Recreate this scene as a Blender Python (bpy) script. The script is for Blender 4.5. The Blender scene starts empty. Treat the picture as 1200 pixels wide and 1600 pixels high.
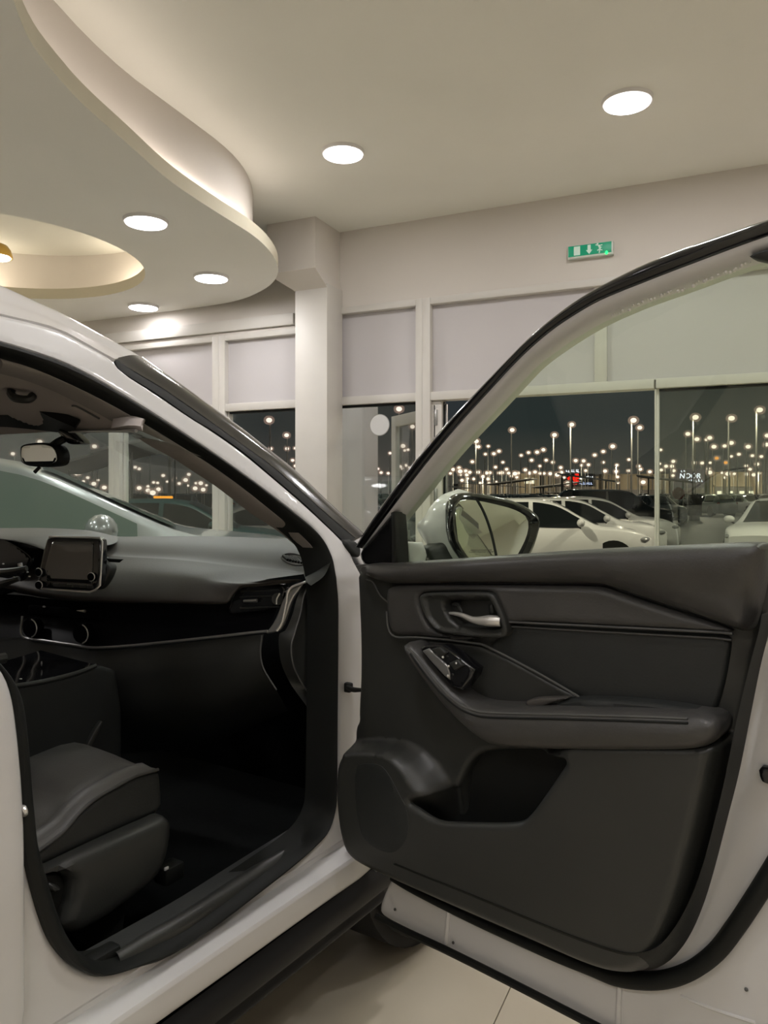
import bpy, bmesh, math, random
import numpy as np
from mathutils import Vector, Matrix
from mathutils.geometry import delaunay_2d_cdt

random.seed(7)
S = bpy.context.scene
COL = S.collection

# ------------------------------------------------------------------ camera, sky, exposure
F, CX, HY, EYE = 1200.0, 600.0, 770.0, 1.252          # focal length and horizon in pixels of the 1200x1600 frame
cam_d = bpy.data.cameras.new('camera')
cam = bpy.data.objects.new('camera', cam_d)
COL.objects.link(cam)
cam.location = (0, 0, EYE)
cam.rotation_euler = (math.pi / 2, 0, 0)
cam_d.sensor_fit = 'VERTICAL'
cam_d.sensor_height = 36.0
cam_d.lens = 36.0 * F / 1600.0
cam_d.shift_y = -(800 - HY) / 1600.0
cam_d.clip_start = 0.02
cam_d.clip_end = 3000
S.camera = cam

world = bpy.data.worlds.new('night_sky')
S.world = world
world.use_nodes = True
wn = world.node_tree
for n_ in list(wn.nodes):
    wn.nodes.remove(n_)
w_out = wn.nodes.new('ShaderNodeOutputWorld')
w_bg = wn.nodes.new('ShaderNodeBackground')
w_tc = wn.nodes.new('ShaderNodeTexCoord')
w_sep = wn.nodes.new('ShaderNodeSeparateXYZ')
w_rmp = wn.nodes.new('ShaderNodeValToRGB')
wn.links.new(w_tc.outputs['Generated'], w_sep.inputs[0])
wn.links.new(w_sep.outputs['Z'], w_rmp.inputs[0])
wn.links.new(w_rmp.outputs[0], w_bg.inputs[0])
wn.links.new(w_bg.outputs[0], w_out.inputs[0])
w_rmp.color_ramp.elements[0].color = (0.058, 0.050, 0.045, 1)
w_rmp.color_ramp.elements[1].position = 0.085
w_rmp.color_ramp.elements[1].color = (0.020, 0.024, 0.026, 1)
w_bg.inputs[1].default_value = 1.0

S.view_settings.view_transform = 'Standard'
S.view_settings.look = 'None'
S.view_settings.gamma = 1
S.view_settings.use_curve_mapping = False
S.view_settings.exposure = 0.33
try:
    S.cycles.use_denoising = True
    S.cycles.max_bounces = 10
    S.cycles.transparent_max_bounces = 16
    S.cycles.sample_clamp_indirect = 4.0
    S.cycles.caustics_reflective = False
except Exception:
    pass
LAMP_W = 12.0            # radiant watts of one ceiling downlight
LAMP_RGB = (1.0, 0.975, 0.975)
COVE_W = 3.6


# ------------------------------------------------------------------ materials
def lin(*c):
    return tuple(((v / 255) / 12.92 if v / 255 <= 0.04045 else ((v / 255 + 0.055) / 1.055) ** 2.4) for v in c)


def mat(name, rgb, rough=0.5, metal=0.0, coat=0.0, bump=0.0, scale=200.0, vary=0.0, vscale=6.0, emit=None, estr=0.0,
        spec=0.5, wear=0.0):
    m = bpy.data.materials.new(name)
    m.use_nodes = True
    nt = m.node_tree
    b = nt.nodes['Principled BSDF']
    b.inputs['Base Color'].default_value = (*rgb, 1)
    b.inputs['Roughness'].default_value = rough
    b.inputs['Metallic'].default_value = metal
    b.inputs['Coat Weight'].default_value = coat
    b.inputs['Coat Roughness'].default_value = 0.04
    b.inputs['Specular IOR Level'].default_value = spec
    tc = nt.nodes.new('ShaderNodeTexCoord')
    if vary > 0:
        nz = nt.nodes.new('ShaderNodeTexNoise')
        nz.inputs['Scale'].default_value = vscale
        nz.inputs['Detail'].default_value = 5
        nt.links.new(tc.outputs['Object'], nz.inputs['Vector'])
        rp = nt.nodes.new('ShaderNodeValToRGB')
        rp.color_ramp.elements[0].position = 0.3
        rp.color_ramp.elements[1].position = 0.7
        rp.color_ramp.elements[0].color = (*[v * (1 - vary) for v in rgb], 1)
        rp.color_ramp.elements[1].color = (*[min(1, v * (1 + vary)) for v in rgb], 1)
        nt.links.new(nz.outputs['Fac'], rp.inputs[0])
        nt.links.new(rp.outputs[0], b.inputs['Base Color'])
    if bump > 0:
        n2 = nt.nodes.new('ShaderNodeTexNoise')
        n2.inputs['Scale'].default_value = scale
        n2.inputs['Detail'].default_value = 3
        nt.links.new(tc.outputs['Object'], n2.inputs['Vector'])
        bp = nt.nodes.new('ShaderNodeBump')
        bp.inputs['Strength'].default_value = bump
        bp.inputs['Distance'].default_value = 0.002
        nt.links.new(n2.outputs['Fac'], bp.inputs['Height'])
        nt.links.new(bp.outputs[0], b.inputs['Normal'])
    if emit:
        b.inputs['Emission Color'].default_value = (*emit, 1)
        b.inputs['Emission Strength'].default_value = estr
    return m


def glass(name, tint, ior=1.5, rough=0.0):
    """thin sheet: tinted see-through with Schlick reflection on both faces"""
    m = bpy.data.materials.new(name)
    m.use_nodes = True
    nt = m.node_tree
    for n_ in list(nt.nodes):
        nt.nodes.remove(n_)
    o = nt.nodes.new('ShaderNodeOutputMaterial')
    mx = nt.nodes.new('ShaderNodeMixShader')
    lw = nt.nodes.new('ShaderNodeLayerWeight')
    lw.inputs[0].default_value = 0.5
    pw = nt.nodes.new('ShaderNodeMath')
    pw.operation = 'POWER'
    pw.inputs[1].default_value = 5.0
    ma = nt.nodes.new('ShaderNodeMath')
    ma.operation = 'MULTIPLY_ADD'
    r0 = ((ior - 1) / (ior + 1)) ** 2
    ma.inputs[1].default_value = 1 - r0
    ma.inputs[2].default_value = r0
    tr = nt.nodes.new('ShaderNodeBsdfTransparent')
    tr.inputs[0].default_value = (*tint, 1)
    gl = nt.nodes.new('ShaderNodeBsdfGlossy')
    gl.inputs['Roughness'].default_value = rough
    gl.inputs[0].default_value = (1, 1, 1, 1)
    nt.links.new(lw.outputs['Facing'], pw.inputs[0])
    nt.links.new(pw.outputs[0], ma.inputs[0])
    nt.links.new(ma.outputs[0], mx.inputs[0])
    nt.links.new(tr.outputs[0], mx.inputs[1])
    nt.links.new(gl.outputs[0], mx.inputs[2])
    nt.links.new(mx.outputs[0], o.inputs[0])
    return m


def emitter(name, rgb, s):
    m = bpy.data.materials.new(name)
    m.use_nodes = True
    nt = m.node_tree
    for n_ in list(nt.nodes):
        nt.nodes.remove(n_)
    o = nt.nodes.new('ShaderNodeOutputMaterial')
    e = nt.nodes.new('ShaderNodeEmission')
    e.inputs[0].default_value = (*rgb, 1)
    e.inputs[1].default_value = s
    nt.links.new(e.outputs[0], o.inputs[0])
    return m


M = dict(
    paint=mat('white_car_paint', (0.68, 0.67, 0.66), 0.32, coat=0.6),
    silver=mat('silver_car_paint', (0.30, 0.32, 0.31), 0.3, metal=0.5, coat=0.8),
    darkpaint=mat('dark_car_paint', (0.012, 0.014, 0.015), 0.3, coat=0.6),
    tealpaint=mat('teal_car_paint', (0.012, 0.035, 0.036), 0.3, coat=0.6),
    greypaint=mat('grey_car_paint', (0.16, 0.16, 0.16), 0.3, coat=0.6),
    rubber=mat('black_rubber', (0.008, 0.009, 0.008), 0.6, spec=0.3, bump=0.1, scale=300),
    gloss_black=mat('gloss_black_trim', (0.008, 0.008, 0.009), 0.12, coat=0.5),
    pillar_black=mat('gloss_black_pillar', (0.035, 0.034, 0.033), 0.16, coat=0.8),
    plastic=mat('black_grained_plastic', (0.022, 0.023, 0.021), 0.5, bump=0.12, scale=420, vary=0.06),
    plastic2=mat('charcoal_plastic', (0.034, 0.035, 0.032), 0.40, bump=0.12, scale=420, vary=0.06),
    leather=mat('black_leather', (0.058, 0.056, 0.053), 0.40, bump=0.2, scale=260, vary=0.08, vscale=14),
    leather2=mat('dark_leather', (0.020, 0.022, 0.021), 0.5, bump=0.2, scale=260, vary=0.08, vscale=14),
    softpad=mat('soft_dash_pad', (0.066, 0.060, 0.054), 0.52, bump=0.15, scale=300, vary=0.05),
    carpet=mat('black_carpet', (0.006, 0.007, 0.007), 0.98, spec=0.1, bump=0.5, scale=500, vary=0.2, vscale=60),
    headliner=mat('grey_headliner_cloth', (0.46, 0.41, 0.385), 0.95, bump=0.2, scale=500),
    pillartrim=mat('grey_pillar_trim', (0.27, 0.245, 0.23), 0.7, bump=0.1, scale=400),
    scuff=mat('sill_scuff_plastic', (0.045, 0.047, 0.046), 0.4, bump=0.1, scale=300),
    chrome=mat('satin_chrome', (0.80, 0.78, 0.75), 0.34, metal=0.7),
    silvertrim=mat('satin_silver_trim', (0.42, 0.42, 0.41), 0.35, metal=0.8),
    mirror=mat('mirror_silvering', (0.86, 0.90, 0.88), 0.02, metal=1.0),
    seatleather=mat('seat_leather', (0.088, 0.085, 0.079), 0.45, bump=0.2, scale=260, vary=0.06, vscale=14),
    screen=mat('dark_display_glass', (0.012, 0.012, 0.013), 0.06, spec=1.0, coat=1.0),
    stitch=mat('grey_seam_thread', (0.09, 0.09, 0.085), 0.6),
    ceiling=mat('ceiling_paint', (0.85, 0.845, 0.775), 0.9, vary=0.02, vscale=1.2),
    slab=mat('soffit_paint', (0.82, 0.81, 0.76), 0.9, vary=0.02, vscale=1.2),
    wall=mat('wall_paint', (0.66, 0.62, 0.57), 0.85, vary=0.02, vscale=1.5),
    frame=mat('window_frame_paint', (0.60, 0.575, 0.53), 0.5, vary=0.02),
    board=mat('spandrel_board', (0.54, 0.515, 0.515), 0.7, vary=0.015, vscale=2),
    tile=mat('polished_beige_tile', (0.66, 0.60, 0.48), 0.2, vary=0.05, vscale=2.5, coat=0.2),
    grout=mat('tile_grout', (0.30, 0.27, 0.20), 0.8),
    lampring=mat('downlight_trim_ring', (0.80, 0.78, 0.76), 0.5),
    gold=mat('brushed_gold_shade', (0.62, 0.40, 0.10), 0.3, metal=0.9),
    asphalt=mat('lot_asphalt', (0.055, 0.052, 0.050), 0.5, vary=0.25, vscale=0.3, bump=0.3, scale=20),
    concrete=mat('tan_render', (0.42, 0.34, 0.24), 0.9, vary=0.08, vscale=0.3),
    greybuild=mat('grey_render', (0.20, 0.18, 0.17), 0.9, vary=0.1, vscale=0.3),
    purple=mat('mauve_cladding', (0.13, 0.12, 0.15), 0.8),
    pole=mat('galvanised_pole', (0.35, 0.34, 0.32), 0.5, metal=0.3),
    canopy=mat('white_shade_sheet', (0.72, 0.68, 0.66), 0.7),
    tyre=mat('tyre_rubber', (0.012, 0.012, 0.012), 0.8),
    rim=mat('alloy_rim', (0.40, 0.40, 0.40), 0.3, metal=0.9),
    headlamp=mat('headlamp_lens', (0.55, 0.55, 0.55), 0.08, metal=0.6),
    redlens=mat('tail_lamp_lens', (0.25, 0.01, 0.01), 0.15),
    carglass_dark=mat('dark_car_glass', (0.010, 0.012, 0.012), 0.04, spec=0.8),
    carglass_green=mat('greenish_car_glass', (0.10, 0.14, 0.115), 0.06, spec=0.8),
    cladding=mat('sill_cladding_plastic', (0.010, 0.010, 0.010), 0.55, spec=0.3, bump=0.1, scale=300),
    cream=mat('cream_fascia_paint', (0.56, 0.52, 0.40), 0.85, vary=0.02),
    piano=mat('piano_black_fascia', (0.006, 0.006, 0.007), 0.35, spec=0.04),
    green=mat('exit_sign_green', (0.0, 0.17, 0.085), 0.4, emit=(0.0, 0.30, 0.15), estr=0.35),
    pict=mat('exit_sign_pictogram', (0.50, 0.60, 0.52), 0.5, emit=(0.5, 0.65, 0.55), estr=0.25),
    signwhite=mat('sign_housing', (0.62, 0.66, 0.60), 0.4),
    sticker=mat('white_vinyl_disc', (0.72, 0.72, 0.71), 0.6),
)
M['g_window'] = glass('showroom_window_glass', (0.92, 0.95, 0.93), 1.88)
M['g_wind'] = glass('windscreen_glass', (0.87, 0.95, 0.91), 1.35)
M['g_door'] = glass('green_tinted_door_glass', (0.92, 0.97, 0.895), 1.35)
M['g_far'] = glass('silver_car_glass', (0.62, 0.80, 0.70), 1.5)
M['e_lamp'] = emitter('downlight_diffuser_light', (1.0, 0.95, 0.97), 9.0)
M['e_street'] = emitter('street_lamp_light', (1.0, 0.80, 0.70), 1.7)
M['e_amber'] = emitter('amber_lamp_light', (1.0, 0.35, 0.03), 1.3)
M['e_red'] = emitter('red_sign_light', (1.0, 0.02, 0.01), 1.1)
M['e_white'] = emitter('white_sign_light', (0.85, 0.82, 1.0), 1.4)
M['e_blue'] = emitter('bluish_sign_light', (0.55, 0.60, 1.0), 1.0)
M['e_shop'] = emitter('shop_window_light', (1.0, 0.85, 0.65), 1.3)
M['e_led'] = emitter('green_led_light', (0.03, 1.0, 0.18), 2.0)


def halo_shell(name, rgb, s, through):
    """painted lamp-glow globe: lets the lamp through and glows faintly itself"""
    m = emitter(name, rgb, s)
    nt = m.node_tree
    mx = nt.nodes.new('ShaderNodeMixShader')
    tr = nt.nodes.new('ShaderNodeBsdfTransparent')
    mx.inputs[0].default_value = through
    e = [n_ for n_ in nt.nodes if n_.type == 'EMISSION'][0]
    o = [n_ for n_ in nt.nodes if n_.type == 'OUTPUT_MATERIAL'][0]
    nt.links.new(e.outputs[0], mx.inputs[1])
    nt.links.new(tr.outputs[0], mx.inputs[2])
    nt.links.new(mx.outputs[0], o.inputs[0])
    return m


M['halo'] = halo_shell('painted_lamp_halo', (1.0, 0.62, 0.50), 0.42, 0.74)  # see-through glow colour that paints the halo of a street lamp
for k_ in ('e_street', 'halo', 'e_amber', 'e_red', 'e_white', 'e_blue', 'e_shop', 'e_led'):
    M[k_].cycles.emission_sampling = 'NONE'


# ------------------------------------------------------------------ object helpers
from mathutils.bvhtree import BVHTree


def on_mesh(o, px, py, lift=0.0):
    me = o.data
    t_ = BVHTree.FromPolygons([v.co for v in me.vertices], [tuple(p.vertices) for p in me.polygons])
    r = ray(px, py).normalized()
    loc = t_.ray_cast(EYEV, r)[0]
    return None if loc is None else loc - r * lift


def link(o, parent=None, inv=False):
    COL.objects.link(o)
    if parent is not None:
        o.parent = parent
        if inv:
            o.matrix_parent_inverse = Matrix.Translation(parent.location).inverted()
    return o


def finish(name, verts, faces, m, parent=None, inv=True, smooth=True, angle=38):
    me = bpy.data.meshes.new(name)
    me.from_pydata([tuple(v) for v in verts], [], faces)
    me.validate()
    bm = bmesh.new()
    bm.from_mesh(me)
    bmesh.ops.recalc_face_normals(bm, faces=bm.faces)
    bm.to_mesh(me)
    bm.free()
    if smooth:
        me.shade_smooth()
        me.set_sharp_from_angle(angle=math.radians(angle))
    if m:
        me.materials.append(m)
    o = bpy.data.objects.new(name, me)
    if parent is not None and parent.parent is not None:
        inv = False
    return link(o, parent, inv)


def from_bm(name, bm, m, parent=None, inv=True, smooth=True, angle=38):
    me = bpy.data.meshes.new(name)
    bmesh.ops.recalc_face_normals(bm, faces=bm.faces)
    bm.to_mesh(me)
    bm.free()
    if smooth:
        me.shade_smooth()
        me.set_sharp_from_angle(angle=math.radians(angle))
    me.materials.append(m)
    o = bpy.data.objects.new(name, me)
    if parent is not None and parent.parent is not None:
        inv = False
    return link(o, parent, inv)


def thing(name, label, cat, loc=(0, 0, 0), rz=0.0, group=None):
    o = bpy.data.objects.new(name, None)
    o.empty_display_size = 0.2
    COL.objects.link(o)
    o.location = loc
    o.rotation_euler = (0, 0, rz)
    o['label'] = label
    o['category'] = cat
    if group:
        o['group'] = group
    return o


def tag(o, label, cat, group=None):
    o['label'] = label
    o['category'] = cat
    if group:
        o['group'] = group
    return o


def struct(o):
    o['kind'] = 'structure'
    return o


def bm_box(bm, c, d, rz=0.0, bev=0.0, rot=None):
    R = rot if rot is not None else Matrix.Rotation(rz, 4, 'Z')
    r = bmesh.ops.create_cube(bm, size=1.0, matrix=Matrix.Translation(c) @ R @ Matrix.Diagonal((*d, 1)))
    if bev > 0:
        es = list({e for v in r['verts'] for e in v.link_edges})
        bmesh.ops.bevel(bm, geom=es, offset=bev, segments=2, profile=0.5, affect='EDGES')
    return bm


def box(name, c, d, m, parent=None, rz=0.0, bev=0.003, inv=True, rot=None):
    bm = bmesh.new()
    bm_box(bm, c, d, rz, bev, rot)
    return from_bm(name, bm, m, parent, inv)


def align(axis):
    return Vector((0, 0, 1)).rotation_difference(Vector(axis).normalized()).to_matrix().to_4x4()


def cyl(name, c, r, h, m, parent=None, axis=(0, 0, 1), seg=24, r2=None, bev=0.0, inv=True):
    bm = bmesh.new()
    bmesh.ops.create_cone(bm, cap_ends=True, segments=seg, radius1=r, radius2=r if r2 is None else r2, depth=h,
                          matrix=Matrix.Translation(c) @ align(axis))
    if bev > 0:
        es = [e for e in bm.edges if any(len(f.verts) > 4 for f in e.link_faces)]
        bmesh.ops.bevel(bm, geom=es, offset=bev, segments=2, affect='EDGES')
    return from_bm(name, bm, m, parent, inv)


def ball(name, c, d, m, parent=None, seg=16, inv=True, rot=None):
    bm = bmesh.new()
    R = rot if rot is not None else Matrix.Identity(4)
    bmesh.ops.create_uvsphere(bm, u_segments=seg, v_segments=max(6, seg // 2), radius=0.5,
                              matrix=Matrix.Translation(c) @ R @ Matrix.Diagonal((*d, 1)))
    return from_bm(name, bm, m, parent, inv)


def cat_rom(pts, per=6, closed=False):
    n = len(pts)
    out = []
    for i in range(n if closed else n - 1):
        p1, p2 = pts[i], pts[(i + 1) % n]
        p0 = pts[(i - 1) % n] if closed or i > 0 else p1 + (p1 - p2)
        p3 = pts[(i + 2) % n] if closed or i + 2 < n else p2 + (p2 - p1)
        for k in range(per):
            t = k / per
            out.append(0.5 * ((2 * p1) + (p2 - p0) * t + (2 * p0 - 5 * p1 + 4 * p2 - p3) * t * t
                              + (3 * p1 - p0 - 3 * p2 + p3) * t ** 3))
    if not closed:
        out.append(pts[-1].copy())
    return out


def resample(pts, n, closed=False):
    P = list(pts) + ([pts[0]] if closed else [])
    L = [0.0]
    for a, b in zip(P, P[1:]):
        L.append(L[-1] + (b - a).length)
    out, j = [], 0
    for i in range(n):
        t = L[-1] * i / (n if closed else n - 1)
        while j < len(P) - 2 and L[j + 1] < t:
            j += 1
        d = L[j + 1] - L[j]
        out.append(P[j].lerp(P[j + 1], 0 if d < 1e-12 else min(1, (t - L[j]) / d)))
    return out


def tube(name, pts, r, m, parent=None, seg=8, smooth=True, per=5, closed=False, inv=True, flat=1.0, up=None):
    """r: radius or list of radii (one per control point)."""
    pts = [Vector(p) for p in pts]
    rs = r if isinstance(r, (list, tuple)) else [r] * len(pts)
    if smooth and len(pts) > 2:
        ext = [Vector((*p, q)) for p, q in zip(pts, rs)]
        ext = cat_rom(ext, per, closed)
        pts, rs = [Vector(v[:3]) for v in ext], [v[3] for v in ext]
    n = len(pts)
    vs, fs = [], []
    nrm = None
    for i, p in enumerate(pts):
        a = pts[(i - 1) % n] if closed or i > 0 else p
        b = pts[(i + 1) % n] if closed or i < n - 1 else p
        t = (b - a).normalized()
        if up is not None:
            nrm = (Vector(up) - t * t.dot(Vector(up))).normalized()
        elif nrm is None:
            q = Vector((0, 0, 1)) if abs(t.z) < 0.9 else Vector((1, 0, 0))
            nrm = (q - t * t.dot(q)).normalized()
        else:
            nrm = (nrm - t * t.dot(nrm)).normalized()
        bi = t.cross(nrm)
        for k in range(seg):
            w = 2 * math.pi * k / seg
            vs.append(p + nrm * (math.cos(w) * rs[i] * flat) + bi * (math.sin(w) * rs[i]))
    for i in range(n if closed else n - 1):
        j = (i + 1) % n
        for k in range(seg):
            k2 = (k + 1) % seg
            fs.append((i * seg + k, i * seg + k2, j * seg + k2, j * seg + k))
    if not closed:
        fs.append(tuple(range(seg))[::-1])
        fs.append(tuple((n - 1) * seg + k for k in range(seg)))
    return finish(name, vs, fs, m, parent, inv)


def loft(name, curves, m, parent=None, n=40, per=5, thick=0.0, inv=True, smooth_along=True, straight=False, toward=None):
    """skin through 3D curves; optional thickness (away from 'toward')"""
    cs = []
    for c in curves:
        c = [Vector(p) for p in c]
        if smooth_along and len(c) > 2:
            c = cat_rom(c, 6)
        cs.append(resample(c, n))
    rows = [[] for _ in range(n)]
    for i in range(n):
        col = [c[i] for c in cs]
        rows[i] = col if (straight or len(col) < 3) else cat_rom(col, per)
    k = len(rows[0])
    vs = [p for r in rows for p in r]
    fs = [(i * k + j, i * k + j + 1, (i + 1) * k + j + 1, (i + 1) * k + j) for i in range(n - 1) for j in range(k - 1)]
    if thick:
        N = len(vs)
        nr = [Vector((0, 0, 0)) for _ in vs]
        for f in fs:
            q = (vs[f[2]] - vs[f[0]]).cross(vs[f[3]] - vs[f[1]])
            if toward is not None and q.dot(toward) < 0:
                q = -q
            for a in f:
                nr[a] += q
        vs = vs + [v - w.normalized() * thick if w.length > 1e-12 else v - Vector((0, 0, thick)) for v, w in zip(vs, nr)]
        back = [tuple(a + N for a in f[::-1]) for f in fs]
        rim = []
        for i in range(n - 1):
            for j in (0, k - 1):
                rim.append((i * k + j, (i + 1) * k + j, (i + 1) * k + j + N, i * k + j + N))
        for j in range(k - 1):
            for i in (0, n - 1):
                rim.append((i * k + j, i * k + j + 1, i * k + j + 1 + N, i * k + j + N))
        fs = fs + back + rim
    return finish(name, vs, fs, m, parent, inv, angle=50)


# ------------------------------------------------------------------ turning picture points into places
EYEV = Vector((0, 0, EYE))


def ray(px, py):
    return Vector(((px - CX) / F, 1.0, -(py - HY) / F))


def at_depth(px, py, Y):
    return EYEV + ray(px, py) * Y


def at_height(px, py, z):
    r = ray(px, py)
    return EYEV + r * ((z - EYE) / r.z)


class Surf:
    """an upright surface: origin P, horizontal direction a, normal n (towards the viewer), relief off(s, z)"""

    def __init__(self, P, a, off=None):
        self.P = Vector((P[0], P[1], 0))
        self.a = Vector((a[0], a[1], 0)).normalized()
        self.n = self.a.cross(Vector((0, 0, 1)))
        self.off = off or (lambda s, z: 0.0)

    def hit(self, px, py, h=0.0):
        r = ray(px, py)
        o = h
        for _ in range(40):
            p0 = self.P + self.n * o
            t = (p0 - EYEV).dot(self.n) / r.dot(self.n)
            p = EYEV + r * t
            s, z = (p - self.P).dot(self.a), p.z
            o = 0.5 * o + 0.5 * (self.off(s, z) + h)
        return Vector((s, z))

    def pt(self, s, z, h=0.0):
        q = self.P + self.a * s + self.n * (self.off(s, z) + h)
        return Vector((q.x, q.y, z))

    def px(self, x, y, h=0.0):
        s, z = self.hit(x, y, h)
        return self.pt(s, z, h)

    def curve(self, pts, h=0.0):
        return [self.px(x, y, h) for x, y in pts]


def chaikin(p, n=2, closed=True):
    for _ in range(n):
        q = []
        m_ = len(p)
        for i in range(m_ if closed else m_ - 1):
            a, b = p[i], p[(i + 1) % m_]
            q += [a.lerp(b, 0.25), a.lerp(b, 0.75)]
        if not closed:
            q = [p[0]] + q + [p[-1]]
        p = q
    return p


def seg_dist(P, poly, closed=True):
    A = np.array([tuple(p) for p in poly])
    B = np.roll(A, -1, 0)
    if not closed:
        A, B = A[:-1], B[:-1]
    best = np.full(len(P), 1e9)
    for a, b in zip(A, B):
        d = b - a
        L = d @ d
        t = np.clip(((P - a) @ d) / (L if L > 1e-16 else 1e-16), 0, 1)
        e = P - (a + t[:, None] * d)
        best = np.minimum(best, (e * e).sum(1))
    return np.sqrt(best)


def inside(P, poly):
    A = np.array([tuple(p) for p in poly])
    B = np.roll(A, -1, 0)
    c = np.zeros(len(P), bool)
    for (x1, y1), (x2, y2) in zip(A, B):
        if y1 == y2:
            continue
        k = ((y1 > P[:, 1]) != (y2 > P[:, 1])) & (P[:, 0] < (x2 - x1) * (P[:, 1] - y1) / (y2 - y1) + x1)
        c ^= k
    return c


def panel(name, surf, out_px, m, parent=None, T=0.02, r=0.006, h0=0.0, res=0.01, hp=None, holes=(), hfun=None,
          cap=False, ch=2, back=None, sz=None, inv=True, angle=38, lines=(), hole_drop=0.0):
    """a padded plate on a surface: outline in picture points, rounded rim of radius r, thickness T, relief hfun(pts, d)"""
    if hp is None:
        hp = h0 + T - 0.4 * r
    poly = [Vector(p) for p in sz] if sz else [surf.hit(x, y, hp) for x, y in out_px]
    poly = chaikin(poly, ch) if ch else poly
    hs = [chaikin([q_ if isinstance(q_, Vector) else surf.hit(q_[0], q_[1], hp) for q_ in hh], 2) for hh in holes]
    loops = []
    for q in [poly] + hs:
        L = sum((q[i] - q[i - 1]).length for i in range(len(q)))
        loops.append(resample(q, max(12, int(L / (res * 0.7))), True) if ch or q is not poly else
                     [a.lerp(b, k / kk) for a, b in zip(q, q[1:] + q[:1]) for kk in [max(1, int((b - a).length / (res * 0.7)))] for k in range(kk)])
    X = np.array([tuple(p) for q in loops for p in q])
    lo, hi = X.min(0), X.max(0)
    gx, gy = np.meshgrid(np.arange(lo[0], hi[0], res), np.arange(lo[1], hi[1], res))
    gx = gx + (np.arange(gx.shape[0]) % 2)[:, None] * res * 0.5
    G = np.stack([gx.ravel(), gy.ravel()], 1)
    ins = inside(G, loops[0])
    for q in loops[1:]:
        ins &= ~inside(G, q)
    G = G[ins]

    def dist(P):
        d = seg_dist(P, loops[0])
        for q in loops[1:]:
            d = np.minimum(d, seg_dist(P, q))
        return d
    if len(G):
        G = G[dist(G) > max(r * 1.15, res * 0.45)]
    rings = []
    for qi, q in enumerate(loops):
        n = len(q)
        area = sum(q[i - 1].x * q[i].y - q[i].x * q[i - 1].y for i in range(n))
        sg = (1 if area > 0 else -1) * (1 if qi == 0 else -1)
        for f_ in (0.13, 0.45, 1.0):
            w = r * f_
            for i in range(n):
                t = q[(i + 1) % n] - q[i - 1]
                if t.length < 1e-9:
                    continue
                nn = Vector((-t.y, t.x)).normalized() * sg
                rings.append(tuple(q[i] + nn * w) + (w,))
    R = np.array(rings)
    if len(R):
        ok = inside(R[:, :2], loops[0]) & (dist(R[:, :2]) > R[:, 2] * 0.9)
        for q in loops[1:]:
            ok &= ~inside(R[:, :2], q)
        R = R[ok][:, :2]
    pts, edges = [], []
    for q in loops:
        b0 = len(pts)
        pts += [Vector((p.x, p.y)) for p in q]
        edges += [(b0 + i, b0 + (i + 1) % len(q)) for i in range(len(q))]
    for z_ in lines:
        b0 = len(pts)
        k_ = int((hi[0] - lo[0]) / res)
        pts += [Vector((lo[0] + (hi[0] - lo[0]) * i / k_, z_)) for i in range(k_ + 1)]
        edges += [(b0 + i, b0 + i + 1) for i in range(k_)]
    pts += [Vector(tuple(p)) for p in R] + [Vector(tuple(p)) for p in G]
    v, _, f, *_ = delaunay_2d_cdt(pts, edges, [], 0, 1e-7)
    V = np.array([tuple(p) for p in v])
    C = np.array([V[list(t)].mean(0) for t in f])
    keep = inside(C, loops[0])
    for q in loops[1:]:
        keep &= ~inside(C, q)
    f = [tuple(t) for t, k in zip(f, keep) if k]
    d = dist(V)
    rr = min(r, T) if T > 0 else r
    x = np.clip(d, 0, rr)
    h = h0 + T - rr + np.sqrt(np.maximum(0, rr * rr - (rr - x) ** 2))
    if hfun is not None:
        h = h + hfun(V, d)
    top = [surf.pt(V[i, 0], V[i, 1], h[i]) for i in range(len(V))]
    d_out = seg_dist(V, loops[0]) if hole_drop else None
    used = {}
    for t in f:
        for a, b in zip(t, t[1:] + t[:1]):
            used[(a, b)] = 1
    bd = [e for e in used if (e[1], e[0]) not in used]
    hb = h0 if back is None else back
    idx = {}
    vs = list(top)
    for a, b in bd:
        for k in (a, b):
            if k not in idx:
                idx[k] = len(vs)
                zd = 0.0
                if hole_drop and d_out[k] > 0.02:
                    zm = sum(p.y for p in loops[1]) / len(loops[1])
                    zd = hole_drop * min(1.0, max(0.0, (zm - V[k, 1]) / 0.02))
                vs.append(surf.pt(V[k, 0], V[k, 1] - zd, hb))
    fs = list(f) + [(b, a, idx[a], idx[b]) for a, b in bd]
    if cap:
        off = len(vs)
        vs += [surf.pt(V[i, 0], V[i, 1], hb) for i in range(len(V))]
        fs += [tuple(off + k for k in t[::-1]) for t in f]
    me = bpy.data.meshes.new(name)
    me.from_pydata([tuple(p) for p in vs], [], fs)
    bm = bmesh.new()
    bm.from_mesh(me)
    loose = [q for q in bm.verts if not q.link_faces]
    bmesh.ops.delete(bm, geom=loose, context='VERTS')
    bm.to_mesh(me)
    bm.free()
    me.shade_smooth()
    me.set_sharp_from_angle(angle=math.radians(angle))
    me.materials.append(m)
    o = bpy.data.objects.new(name, me)
    if parent is not None and parent.parent is not None:
        inv = False
    return link(o, parent, inv)


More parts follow.
